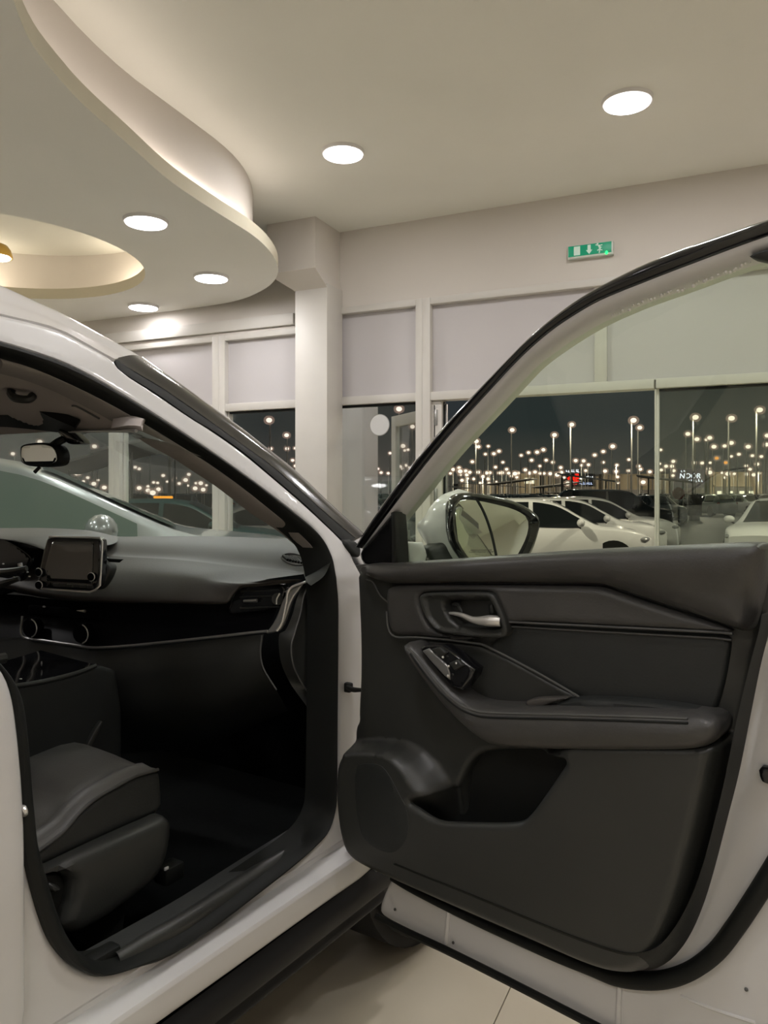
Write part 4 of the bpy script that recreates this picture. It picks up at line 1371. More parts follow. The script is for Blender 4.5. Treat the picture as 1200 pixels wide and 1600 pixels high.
# belt roll
pad_px = [(562, 888), (575, 880), (610, 881), (640, 878), (720, 873), (800, 867), (900, 860), (1000, 855), (1100, 851), (1180, 847), (1196, 852), (1199, 872), (1195, 900), (1188, 940), (1180, 975), (1172, 986), (1160, 987), (1140, 979),
          (1090, 961), (1030, 942), (970, 922), (946, 914), (930, 912), (800, 911), (700, 911), (640, 912), (610, 912), (590, 907), (570, 897)]
panel('belt_roll', DR, pad_px, M['leather'], door, T=0.062, r=0.036, h0=0.008, hp=0.040, res=0.007, ch=1, angle=70)
# upper insert
ins_px = [(604, 922), (612, 916), (640, 914), (800, 914), (930, 915), (946, 918), (970, 927), (1030, 947), (1090, 966), (1138, 982), (1143, 986), (1142, 990), (1100, 987), (950, 979), (800, 971), (770, 985), (740, 1002), (690, 998), (650, 994), (618, 993), (610, 984), (605, 960)]
bez_px = [(655, 936), (659, 928), (668, 926), (720, 925), (762, 925), (773, 929), (780, 944), (789, 964), (794, 986), (791, 995), (780, 997), (740, 995), (700, 991), (682, 986), (668, 971), (659, 952)]
bez_sz = None
panel('upper_insert', DR, ins_px, M['leather'], door, T=0.030, r=0.012, h0=0.018, hp=0.042, res=0.007, ch=1, holes=[bez_px], angle=60)
rec = [DR.hit(x, y, 0.05) for x, y in [(690, 940), (700, 935), (764, 934), (772, 945), (784, 976), (783, 984), (760, 985), (716, 981), (702, 970), (692, 953)]]
rim_ = [DR.hit(x, y, 0.05) for x, y in [(664, 934), (672, 931), (765, 931), (772, 940), (788, 978), (787, 989), (760, 990), (700, 985), (686, 981), (672, 964)]]


def bez_h(P, d):
    a = np.where(inside(P, rim_), seg_dist(P, rim_), 0)
    b = np.where(inside(P, rec), seg_dist(P, rec), 0)
    return -0.007 * np.clip(a / 0.003, 0, 1) - 0.035 * np.clip(b / 0.010, 0, 1) ** 1.3


panel('handle_bezel', DR, bez_px, M['plastic2'], door, T=0.038, r=0.005, h0=0.02, hp=0.054, res=0.0035, ch=1, hfun=bez_h, angle=60)
tube('release_lever', [DR.px(703, 958, 0.040), DR.px(712, 959, 0.050), DR.px(724, 962, 0.056), DR.px(738, 968, 0.058), DR.px(752, 970, 0.058), DR.px(766, 970, 0.057), DR.px(783, 971, 0.052)],
     [0.003, 0.0040, 0.0048, 0.0062, 0.0088, 0.0110, 0.0105], M['chrome'], door, seg=12, flat=0.95)
tube('lock_lever', [DR.px(708, 944, 0.030), DR.px(716, 945, 0.040), DR.px(722, 957, 0.045)], [0.004, 0.004, 0.003], M['plastic2'], door)
panel('recess_rib', DR, [(763, 945), (769, 944), (772, 960), (764, 961)], M['plastic2'], door, T=0.02, r=0.003, h0=0.02, ch=0, res=0.006)
# lower insert, seams
low_px = [(792, 972), (950, 981), (1100, 989), (1144, 992), (1141, 1020), (1134, 1060), (1126, 1092), (1118, 1112), (1100, 1112), (900, 1100), (760, 1020), (770, 1004), (786, 990)]
panel('lower_insert', DR, low_px, M['leather2'], door, T=0.016, r=0.008, h0=0.02, hp=0.032, ch=1, res=0.012, angle=60)
tube('insert_seam', DR.curve([(796, 972), (950, 979.5), (1100, 987), (1145, 990)], 0.046), 0.0022, M['leather'], door)
tube('insert_seam', DR.curve([(796, 979), (950, 988), (1100, 996), (1143, 1000)], 0.038), 0.0020, M['leather'], door)
tube('insert_edge', DR.curve([(604, 955), (607, 982), (618, 995), (650, 996), (700, 1000), (740, 1005), (758, 1009), (800, 1030), (850, 1057), (905, 1089)], 0.044), 0.0022, M['stitch'], door)
tube('card_seam', DR.curve([(572, 905), (583, 910), (594, 930), (607, 942)], 0.034), 0.0018, M['stitch'], door)
# pull cup and armrest
panel('pull_cup', DR, [(636, 1006), (660, 999), (700, 1002), (745, 1007), (762, 1013), (800, 1033), (850, 1061), (903, 1090), (1000, 1100), (1100, 1112), (1100, 1140), (760, 1140), (690, 1080), (650, 1030)],
      M['plastic2'], door, T=0.012, r=0.006, h0=0.026, hp=0.036, ch=1, res=0.01)
arm_px = [(628, 1010), (634, 1003), (644, 1006), (660, 1024), (680, 1048), (700, 1070), (720, 1088), (738, 1098), (760, 1103), (820, 1105), (900, 1106), (1000, 1109), (1070, 1112), (1105, 1117), (1121, 1127), (1125, 1141), (1120, 1156), (1104, 1168), (1075, 1174),
          (1000, 1175), (900, 1174), (800, 1171), (770, 1167), (746, 1154), (722, 1134), (700, 1112), (676, 1084), (654, 1054), (636, 1028)]
arm_o = panel('armrest', DR, arm_px, M['leather'], door, T=0.085, r=0.028, h0=0.015, hp=0.085, res=0.0065, ch=1, angle=70)
for ofs, rr in ((0, 0.0022), (7, 0.0018)):
    sp_px = [(639 + ofs * .3, 1014 + ofs), (652 - ofs * .3, 1027 + ofs), (672 - ofs * .4, 1053 + ofs), (694 - ofs * .3, 1079 + ofs), (716, 1099 + ofs), (740, 1110 + ofs), (770, 1114 + ofs), (850, 1116 + ofs), (930, 1118 + ofs), (1000, 1120 + ofs), (1075, 1123 + ofs)]
    sp3 = [on_mesh(arm_o, x, y, 0.0008) for x, y in sp_px]
    tube('armrest_seam', [p for p in sp3 if p], rr, M['stitch'] if ofs == 0 else M['rubber'], door)
panel('armrest_top', DR, [(866, 1108), (872, 1095), (905, 1090), (960, 1092), (1020, 1097), (1080, 1105), (1112, 1115), (1060, 1118), (900, 1112)], M['leather2'], door, T=0.05, r=0.012, h0=0.02, hp=0.06, ch=1, res=0.01)
panel('cup_liner', DR, [(819, 1100), (824, 1094), (836, 1091), (870, 1090), (892, 1091), (868, 1096), (850, 1103), (826, 1106)], M['softpad'], door, T=0.02, r=0.004, h0=0.05, hp=0.068, ch=1, res=0.008)
# window switches
panel('switch_plate', DR, [(656, 1014), (664, 1008), (690, 1008), (712, 1022), (742, 1046), (738, 1058), (722, 1078), (706, 1072), (684, 1048)], M['gloss_black'], door, T=0.03, r=0.004, h0=0.062, hp=0.090, ch=0, res=0.008)
panel('switch_strip', DR, [(660, 1017), (670, 1013), (685, 1027), (700, 1041), (703, 1052), (703, 1062), (695, 1056), (678, 1038)], M['silvertrim'], door, T=0.004, r=0.0015, h0=0.091, hp=0.094, ch=0, res=0.006)
panel('window_switch', DR, [(675, 1014), (688, 1010), (698, 1020), (688, 1027)], M['plastic'], door, T=0.010, r=0.003, h0=0.09, hp=0.097, ch=0, res=0.005)
panel('window_switch', DR, [(702, 1036), (716, 1030), (724, 1040), (711, 1048)], M['plastic'], door, T=0.010, r=0.003, h0=0.09, hp=0.097, ch=0, res=0.005)
for x, y in ((692, 1027), (701, 1041), (713, 1036), (700, 1056)):
    ball('switch_mark', DR.px(x, y, 0.099), (0.005, 0.005, 0.005), M['chrome'], door, seg=8)
# door check strap
cs = [B.px(543, 1074, 0.012), DR.px(566, 1078, 0.005)]
tube('check_strap', [cs[0], cs[0].lerp(cs[1], 0.4) + Vector((0, 0, -0.003)), cs[1]], [0.006, 0.006, 0.004], M['rubber'], door)
box('strap_bracket', B.px(544, 1074, 0.006), (0.016, 0.02, 0.022), M['rubber'], door, rz=math.atan2(CF.y, CF.x), bev=0.004)
# hinges
for yy in (1310,):
    box('door_hinge', DR.px(558, yy, -0.03), (0.05, 0.02, 0.05), M['paint'], door, rz=0.9, bev=0.004)

# window frame: black sealing strip, white inner flange, glass
f_out = [(560, 850), (572, 829), (590, 801), (640, 731), (690, 671), (740, 618), (800, 556), (833, 523), (867, 495), (900, 470), (933, 450), (967, 432), (1000, 416), (1033, 402), (1080, 384), (1133, 366), (1200, 343), (1260, 325), (1330, 308)]
f_blk = [(566, 857), (580, 838), (615, 791), (665, 726), (715, 666), (765, 611), (800, 573), (833, 541), (867, 513), (900, 491), (933, 472), (967, 457), (1000, 444), (1033, 431), (1080, 413), (1133, 393), (1200, 369), (1260, 351), (1330, 333)]
f_wht = [(572, 857), (604, 832), (632, 798), (680, 738), (715, 696), (780, 626), (820, 582), (840, 563), (867, 543), (900, 521), (933, 502), (967, 486), (1000, 472), (1033, 460), (1080, 443), (1133, 423), (1200, 401), (1260, 384), (1330, 367)]
strip('frame_seal', DR, f_out, f_blk, M['gloss_black'], door, hA=-0.01, hB=0.0, bulge=0.013, depth=0.05)
strip('window_frame', DR, f_blk, f_wht, M['paint'], door, hA=0.0, hB=-0.015, bulge=0.006, depth=0.04)
fe = DR.hit(1322, 340, 0)
tube('rear_frame_bar', [DR.pt(fe.x, fe.y, -0.01), DR.pt(fe.x + 0.04, fe.y - 0.12, -0.01), DR.pt(fe.x + 0.09, 1.13, -0.01)], 0.024, M['gloss_black'], door)
# bright beads added to paint the broken highlight along the glass run
bm = bmesh.new()
rnd = random.Random(3)
glint_run = resample(cat_rom([DR.px(x, y, -0.010) for x, y in [(958, 492), (1000, 474), (1033, 462), (1080, 445), (1133, 425), (1172, 410)]], 6), 46)
for p in glint_run:
    if rnd.random() < 0.75:
        r_ = rnd.uniform(0.0012, 0.0030)
        bmesh.ops.create_uvsphere(bm, u_segments=8, v_segments=6, radius=r_, matrix=Matrix.Translation(p + Vector((rnd.uniform(-.002, .002), 0, rnd.uniform(-.003, .001)))))
beads = from_bm('glint_beads', bm, M['chrome'], door)
beads['kind'] = 'stuff'
glass_px = [(575, 880), (600, 836), (632, 797), (680, 737), (715, 695), (780, 625), (840, 562), (867, 542), (900, 520), (933, 501), (967, 485), (1000, 471), (1033, 459), (1080, 442), (1133, 422), (1200, 400), (1330, 366), (1400, 700), (1400, 880), (1200, 905), (900, 905), (640, 905)]
panel('door_glass', DR, glass_px, M['g_door'], door, T=0.004, r=0.001, h0=-0.035, hp=-0.031, ch=0, res=0.08, cap=True)
panel('frame_corner', DR, [(1168, 402), (1178, 395), (1200, 389), (1260, 372), (1262, 420), (1230, 420), (1200, 409), (1186, 406)], M['plastic'], door, T=0.02, r=0.006, h0=-0.01, ch=1, hp=0.006)
# black sail piece in the front corner of the window
panel('sail_cover', DR, [(560, 868), (566, 856), (608, 806), (614, 800), (614, 884), (590, 884), (566, 882)], M['gloss_black'], door, T=0.022, r=0.006, h0=-0.01, hp=0.012, ch=0)
loft('sail_return', [DR.curve([(611, 801), (612, 840), (612, 884)], 0.012), DR.curve([(618, 799), (620, 840), (620, 884)], 0.014), DR.curve([(634, 801), (637, 840), (639, 880)], -0.03)], M['plastic'], door, n=12, per=5)

# outside mirror
MS = Surf((0.22, 1.66), (0.985, 0.17), lambda s, z: -0.28 * (z - 1.2))
mhouse = [(702, 840), (700, 800), (703, 783), (710, 774), (727, 769), (755, 772), (797, 780), (825, 792), (843, 807), (845, 820), (838, 846), (830, 866), (815, 890), (735, 890), (716, 868)]
panel('mirror_housing', MS, mhouse, M['gloss_black'], door, T=0.045, r=0.018, h0=-0.045, hp=-0.012, ch=1, res=0.007, hfun=lambda P, d: -0.014 * np.clip((d - 0.012) / 0.006, 0, 1))
panel('mirror_glass', MS, [(712, 815), (711, 795), (714, 784), (722, 780), (745, 781), (790, 791), (812, 799), (824, 808), (827, 820), (823, 840), (812, 862), (800, 882), (738, 882), (724, 868), (716, 850)], M['mirror'], door, T=0.003, r=0.001, h0=-0.013, hp=-0.010, ch=1, res=0.02)
tube('mirror_seam', MS.curve([(745, 780), (754, 796), (762, 815), (769, 838), (775, 866), (778, 885)], -0.0095), 0.0028, M['rubber'], door)
capc = [MS.curve([(735, 769), (712, 773), (702, 783), (700, 800), (702, 830), (712, 860), (725, 885)], -0.03),
        [p - MS.n * 0.07 for p in MS.curve([(728, 764), (702, 774), (686, 790), (678, 808), (674, 830), (684, 858), (705, 885)], -0.03)],
        [p - MS.n * 0.15 for p in MS.curve([(760, 776), (725, 784), (700, 800), (683, 815), (674, 828), (690, 855), (720, 882)], -0.03)]]
loft('mirror_cap', capc, M['paint'], door, n=30, per=6)
panel('mirror_foot', MS, [(664, 856), (682, 849), (704, 845), (722, 868), (730, 884), (680, 884), (668, 872)], M['plastic'], door, T=0.05, r=0.01, h0=-0.10, hp=-0.06, ch=1, res=0.01)
panel('mirror_base', MS, [(636, 847), (661, 848), (668, 867), (664, 880), (640, 880)], M['paint'], door, T=0.02, r=0.004, h0=-0.08, hp=-0.06, ch=0, res=0.01)


def text(name, body, size, loc, right, up, m, parent=None, extrude=0.001, inv=False, align_x='CENTER', shear=0.0):
    c = bpy.data.curves.new(name, 'FONT')
    c.body = body
    c.size = size
    c.align_x = align_x
    c.align_y = 'CENTER'
    c.extrude = extrude
    c.shear = shear
    tmp = bpy.data.objects.new(name, c)
    COL.objects.link(tmp)
    me = bpy.data.meshes.new_from_object(tmp.evaluated_get(bpy.context.evaluated_depsgraph_get()))
    bpy.data.objects.remove(tmp)
    bpy.data.curves.remove(c)
    me.materials.clear()
    me.materials.append(m)
    o = bpy.data.objects.new(name, me)
    link(o, parent, inv)
    x, y = Vector(right).normalized(), Vector(up).normalized()
    z = x.cross(y)
    o.matrix_local = Matrix.Translation(loc) @ Matrix((x, y, z)).transposed().to_4x4()
    return o


text('mirror_lettering', 'OBJECTS IN MIRROR ARE\nCLOSER THAN THEY APPEAR', 0.0042, MS.px(752, 861, -0.0090), MS.a, (0, 0, 1), M['stitch'], door, 0.0001)

# ------------------------------------------------------------------ other cars
def make_car(name, label, paint, loc, rz, stations, glass_m, detail=True, group=None, wheels=((0.78, 0.33), (3.45, 0.33)), ws=(0.36, 0.5), rw=(0.85, 0.95), wins=((0.42, 0.60), (0.62, 0.80)), cat='car'):
    """stations: (x, half width, belt height, top height, half width at the top), nose first; local +x points to the nose"""
    t = thing(name, label, cat, loc, rz, group)
    X = [q[0] for q in stations]
    L = X[-1]
    A = np.array(stations)
    xs = np.linspace(X[0], X[-1], 44)

    def sm(c):
        v = np.interp(xs, A[:, 0], A[:, c])
        return np.convolve(np.pad(v, 2, mode='edge'), [.1, .2, .4, .2, .1], 'valid')
    Wd, Bz, Tz, Wt = sm(1), sm(2), sm(3), sm(4)
    f_ = lambda arr, x: float(np.interp(x, xs, arr))
    mid = L / 2
    vs, fs = [], []
    ring_n = None
    for i, x in enumerate(xs):
        w, zb, zt, wt = Wd[i], Bz[i], max(Tz[i], Bz[i] + 0.02), Wt[i]
        e = min(1, min(x - X[0], X[-1] - x) / 0.25 + 0.45)
        lo = 0.22 + 0.16 * (1 - e)
        half = [(0, lo), (w * .82, lo), (w * .96, lo + .10), (w, lo + .28), (w, (lo + zb) / 2 + .1), (w * .975, zb - .03), (w * .95, zb)]
        half += [(w * .95 + (wt - w * .95) * q, zb + (zt - zb) * (q ** 0.9)) for q in (.35, .7, .93)]
        half += [(wt * .88, zt + (.0)), (wt * .5, zt + .02), (0, zt + .03)]
        R_ = half + [(-y, z) for y, z in half[-2:0:-1]]
        ring_n = len(R_)
        vs += [(mid - x, y, z) for y, z in R_]
    n = len(xs)
    for i in range(n - 1):
        for j in range(ring_n):
            k = (j + 1) % ring_n
            fs.append((i * ring_n + j, i * ring_n + k, (i + 1) * ring_n + k, (i + 1) * ring_n + j))
    fs += [tuple(range(ring_n)), tuple((n - 1) * ring_n + j for j in range(ring_n))]
    finish('body', vs, fs, paint, t, inv=False, angle=50)

    def side_y(x, z):
        zb, zt = f_(Bz, x), f_(Tz, x)
        w, wt = f_(Wd, x), f_(Wt, x)
        q = min(1, max(0, (z - zb) / max(0.02, zt - zb)))
        return w * .95 + (wt - w * .95) * q ** 1.1

    for sgn in (1, -1):
        for (a, b) in wins:
            a, b = a * L, b * L
            gv, gf = [], []
            cols = [a + (b - a) * k / 10 for k in range(11)]
            for x in cols:
                zb, zt = f_(Bz, x) + 0.02, f_(Tz, x) - 0.055
                if zt < zb + 0.01:
                    zt = zb + 0.01
                for q in (0, .5, 1):
                    z = zb + (zt - zb) * q
                    gv.append((mid - x, sgn * (side_y(x, z) + 0.007), z))
            for k in range(10):
                for q in range(2):
                    gf.append((k * 3 + q, k * 3 + q + 1, (k + 1) * 3 + q + 1, (k + 1) * 3 + q))
            finish('side_window', gv, gf, glass_m, t, inv=False)
            if detail:
                tube('window_trim', [(mid - x, sgn * (side_y(x, f_(Bz, x) + .015) + .008), f_(Bz, x) + .015) for x in cols[::2]], 0.008, M['gloss_black'], t, inv=False, seg=6)
    for nm, (a, b) in (('windscreen', ws), ('rear_window', rw)):
        gv, gf = [], []
        cols = [a * L + (b - a) * L * k / 8 for k in range(9)]
        for x in cols:
            wt = f_(Wt, x) * .86
            for y in (-wt, -wt * .5, 0, wt * .5, wt):
                gv.append((mid - x, y, f_(Tz, x) + (0.034 if abs(y) < .1 else .024 if abs(y) < wt * .6 else .008) + 0.008))
        for k in range(8):
            for j in range(4):
                gf.append((k * 5 + j, k * 5 + j + 1, (k + 1) * 5 + j + 1, (k + 1) * 5 + j))
        finish(nm, gv, gf, glass_m, t, inv=False)
    for wx, wr in wheels:
        for sgn in (1, -1):
            wy = f_(Wd, wx)
            cyl('wheel_arch', (mid - wx, sgn * (wy - 0.055), wr + .03), wr + 0.075, 0.13, M['rubber'], t, axis=(0, 1, 0), seg=28, inv=False)
            wh = cyl('wheel', (mid - wx, sgn * (wy - 0.09), wr), wr, 0.22, M['tyre'], t, axis=(0, 1, 0), seg=28, bev=0.03, inv=False)
            if detail:
                bm = bmesh.new()
                for k in range(5):
                    R_ = Matrix.Rotation(k * 2 * math.pi / 5, 4, 'Y')
                    bm_box(bm, R_ @ Vector((0, 0, wr * .38)), (0.06, 0.02, wr * .66), rot=R_)
                bmesh.ops.create_cone(bm, cap_ends=True, segments=16, radius1=.05, radius2=.05, depth=.03, matrix=align((0, 1, 0)))
                bmesh.ops.translate(bm, verts=bm.verts, vec=(mid - wx, sgn * (wy + 0.022), wr))
                from_bm('rim', bm, M['rim'], wh, inv=False)
    for sgn in (1, -1):
        w = f_(Wd, 0.25)
        ball('headlamp', (mid - 0.20, sgn * w * .78, f_(Bz, 0.2) - 0.10), (0.34, 0.36, 0.14), M['headlamp'], t, inv=False)
        w = f_(Wd, L - .15)
        ball('tail_lamp', (mid - L + 0.10, sgn * w * .84, f_(Bz, L - .3) - 0.08), (0.22, 0.26, 0.18), M['redlens'], t, inv=False)
        if detail:
            x = ws[0] * L + 0.42
            mr = ball('door_mirror', (mid - x, sgn * (f_(Wd, x) + 0.10), f_(Bz, x) + 0.12), (0.17, 0.26, 0.18), paint, t, inv=False)
            tube('mirror_stem', [(mid - x, sgn * (f_(Wd, x) - .05), f_(Bz, x) + 0.0), (mid - x, sgn * (f_(Wd, x) + .06), f_(Bz, x) + 0.06)], 0.02, M['rubber'], mr, inv=False)
            for dx in (.5, .7):
                ball('door_handle', (mid - L * (dx + .06), sgn * (f_(Wd, L * dx) + .005), f_(Bz, L * dx) - .10), (0.20, 0.03, 0.035), paint, t, inv=False, seg=10)
    bm = bmesh.new()
    for k in range(4):
        bm_box(bm, (mid - X[0] - 0.0, 0, 0.42 + k * 0.065), (0.05, f_(Wd, 0.05) * 1.05, 0.03), 0, 0.004)
    from_bm('grille', bm, M['gloss_black'], t, inv=False)
    return t


SUV = [(0, .62, .78, .80, .50), (.12, .76, .92, .94, .60), (.5, .88, 1.0, 1.04, .70), (1.15, .91, 1.05, 1.10, .72), (1.95, .92, 1.05, 1.58, .62), (2.4, .92, 1.06, 1.66, .62), (3.3, .92, 1.08, 1.66, .62), (3.9, .90, 1.10, 1.60, .60), (4.35, .86, 1.08, 1.28, .60), (4.5, .76, .95, .98, .58)]
SEDAN = [(0, .60, .66, .68, .50), (.12, .74, .78, .80, .60), (.6, .87, .88, .92, .70), (1.35, .89, .93, 1.0, .70), (2.2, .90, .93, 1.42, .58), (2.7, .90, .94, 1.47, .58), (3.3, .90, .95, 1.42, .57), (4.1, .87, .97, 1.08, .60), (4.5, .80, .95, 1.02, .58), (4.62, .70, .86, .90, .55)]
VAN = [(0, .70, .95, .98, .55), (.15, .85, 1.05, 1.10, .66), (.9, .93, 1.12, 1.2, .74), (1.6, .95, 1.12, 1.82, .72), (2.2, .95, 1.12, 1.92, .74), (4.2, .95, 1.12, 1.92, .74), (4.6, .93, 1.12, 1.80, .72), (4.75, .88, 1.05, 1.2, .7)]

# silver car inside the showroom, seen through the windscreen of the white one
make_car('car', 'silver car parked indoors behind the windscreen of the white car', M['silver'], (-2.30, 4.80, 0), math.radians(20), SEDAN, M['carglass_green'],
         wheels=((.85, .33), (3.65, .33)), ws=(.30, .46), rw=(.78, .90), wins=((.35, .57), (.59, .76)))

# ------------------------------------------------------------------ outside: the car lot at night
bm = bmesh.new()
bmesh.ops.create_grid(bm, x_segments=8, y_segments=8, size=1, matrix=Matrix.Translation((0, 700, GROUND)) @ Matrix.Diagonal((1500, 900, 1, 1)))
gnd = from_bm('ground_outside', bm, M['asphalt'])
struct(gnd)
bm = bmesh.new()
wall_box(bm, S0, S1, GROUND, -0.02, -1.4, -0.2, 0.01)
struct(from_bm('terrace_outside', bm, M['tile']))


bm = bmesh.new()
bm_box(bm, (-0.34, 8.75, 1.7), (0.44, 0.35, 4.6), ang_w, 0.01)
struct(from_bm('column_outside', bm, M['board']))
for q_ in ((-1.5, 8.35), (0.75, 7.6), (-3.6, 9.3)):  # added lamps, out of view, brightening the outside column and door leaf
    t_ = copy_tree(dl0)
    t_.location = (*q_, 3.2)
    t_['label'] = 'added unseen downlight that lights the outside column and door leaf'
    t_['group'] = 'added terrace downlights'
bm = bmesh.new()
wall_box(bm, S0, S1, 3.2, 3.4, -2.6, -0.21, 0.01)
struct(from_bm('ceiling_outside', bm, M['slab']))


def on_lot(px, Y):
    return (EYEV.x + (px - CX) / F * Y, Y, GROUND)


kw = dict(wheels=((.82, .35), (3.55, .35)), ws=(.24, .45), rw=(.85, .965), wins=((.33, .55), (.57, .86)))
wl_ = [(846, 17.2, 'white parked car nearest the doorway, its wheel arch just above the door sill'),
       (893, 20.0, 'second white parked car outside, behind the nearest one'),
       (932, 23.0, 'third white parked car outside, its nose furthest out in the row')]
for px_, Y_, lb in wl_:
    make_car('car', lb, M['paint'], on_lot(px_, Y_), math.radians(-8), SUV, M['carglass_dark'], group=None, **kw)
make_car('car', 'white car facing the showroom at the right end of the lot', M['paint'], on_lot(1222, 18.5), math.radians(-128), SUV, M['carglass_dark'], **kw)
make_car('car', 'dark tall car parked behind the row of white cars', M['darkpaint'], on_lot(955, 33), math.radians(-8), VAN, M['carglass_dark'], **kw)
make_car('car', 'dark teal car parked outside the panes behind the dashboard', M['tealpaint'], on_lot(285, 15.5), math.radians(4), SUV, M['carglass_dark'], **kw)
make_car('car', 'grey car parked outside the pane behind the pillar foot', M['greypaint'], on_lot(425, 21.0), math.radians(25), SEDAN, M['carglass_dark'], **kw)
make_car('car', 'dark car parked outside behind the pane with the round sticker', M['darkpaint'], on_lot(575, 26.0), math.radians(-8), SEDAN, M['carglass_dark'], **kw)

# street lamps: picture positions of the heads; a 9 m pole puts each one in the lot
LR = [(555, 147), (985, 108), (860, 183), (297, 228), (312, 268), (383, 264), (362, 321), (423, 318), (460, 300), (145, 312), (268, 376), (620, 330), (673, 310), (735, 307), (780, 290), (695, 365), (800, 365), (848, 380), (755, 407),
      (488, 380), (435, 415), (515, 430), (130, 432), (172, 420), (110, 460), (180, 445), (180, 470), (220, 443), (250, 452), (228, 470), (193, 510), (235, 497), (277, 500), (45, 445), (45, 463), (310, 452), (370, 457), (395, 455),
      (345, 483), (380, 500), (325, 530), (388, 532), (440, 522), (460, 457), (483, 455), (530, 458), (550, 478), (600, 458), (588, 487), (575, 462), (650, 435), (680, 458), (720, 450), (755, 460), (785, 460), (830, 462), (880, 470),
      (905, 418), (910, 453), (930, 490), (1013, 368), (1070, 370), (1057, 402), (1105, 398), (1085, 440), (1150, 328), (955, 533), (690, 528)]
LR = [(680 + x / 4.615, 640 + y / 4.615) for x, y in LR]
LR_A = list(LR)
lamp_at = [(on_lot(x_, y_)[0] + e_, y_) for x_, y_ in ((690, 138), (775, 139), (800, 101), (870, 101), (868, 138), (920, 70), (1040, 71)) for e_ in (-4, -1.5, 1.5, 4)] + [(on_lot(1060, 60)[0], 60), (on_lot(1085, 50)[0], 50), (on_lot(878, 40)[0], 40)]
L2 = [(230, 262), (275, 315), (80, 450), (12, 487), (12, 565), (110, 585), (105, 630), (115, 670), (118, 712), (25, 628), (197, 545), (193, 625), (268, 593), (280, 615), (348, 633), (300, 708), (425, 475), (418, 575), (430, 620), (517, 558),
      (465, 593), (508, 593), (520, 625), (515, 660), (677, 240), (937, 247), (1140, 187), (622, 360), (688, 398), (755, 402), (780, 388), (810, 452), (887, 447), (935, 425), (1057, 452), (1190, 437), (1195, 372), (935, 522), (990, 507),
      (1087, 517), (1152, 523), (1043, 590), (1122, 578), (668, 568), (725, 570), (783, 568), (770, 612), (780, 638), (870, 640), (910, 648), (957, 648), (890, 675), (1047, 650), (1097, 655), (1137, 645), (1070, 615)]
LR += [(940 + x / 4.615, 600 + y / 4.615) for x, y in L2]
L3 = [(230, 733), (308, 800), (237, 860), (310, 860), (347, 858), (335, 912), (347, 937), (810, 683), (870, 762), (770, 880), (828, 848), (835, 868), (850, 865), (690, 955), (715, 950), (730, 967), (762, 970), (815, 940), (840, 935), (825, 948),
      (855, 945), (885, 925)]
LR += [(340 + x / 2.857, 400 + y / 2.857) for x, y in L3]
L4 = [(210, 245), (345, 275), (125, 360), (150, 370), (300, 412), (375, 428), (345, 440), (325, 450), (265, 458), (240, 455), (205, 480), (150, 490), (205, 505), (270, 498), (235, 520), (460, 405), (440, 440), (400, 462), (455, 475), (505, 460),
      (500, 492), (570, 473), (550, 500), (535, 460)]
LR += [(180 + x / 4, 640 + y / 4) for x, y in L4]
L5 = [(770, 300), (745, 435), (790, 430), (325, 262), (105, 360), (435, 478), (625, 525), (650, 520), (680, 585), (715, 555), (765, 605), (800, 575), (850, 635)]
LR += [(x / 5.217, 640 + y / 5.217) for x, y in L5]
AMB = [(940 + 830 / 4.615, 600 + 535 / 4.615), (940 + 895 / 4.615, 600 + 567 / 4.615)]
POLE = 9.0


def make_lamp(m):
    t = thing('street_lamp', 'lit street lamp on a tall pole in the dark lot', 'street lamp', group='street lamps in the lot')
    cyl('pole', (0, 0.6, POLE / 2), 0.07, POLE, M['pole'], t, seg=6, inv=False)
    tube('bracket', [(0, 0.6, POLE - .05), (0, 0.3, POLE + .05), (0, 0, POLE)], 0.05, M['pole'], t, seg=6, inv=False, smooth=False)
    hd_ = ball('lamp_head', (0, 0, POLE), (.72, .72, .58), m, t, seg=12, inv=False)
    ball('lamp_halo', (0, 0, POLE), (1.35, 1.35, 1.1), M['halo'], hd_, seg=12, inv=False)  # added shell that paints the glow around the lamp head
    return t


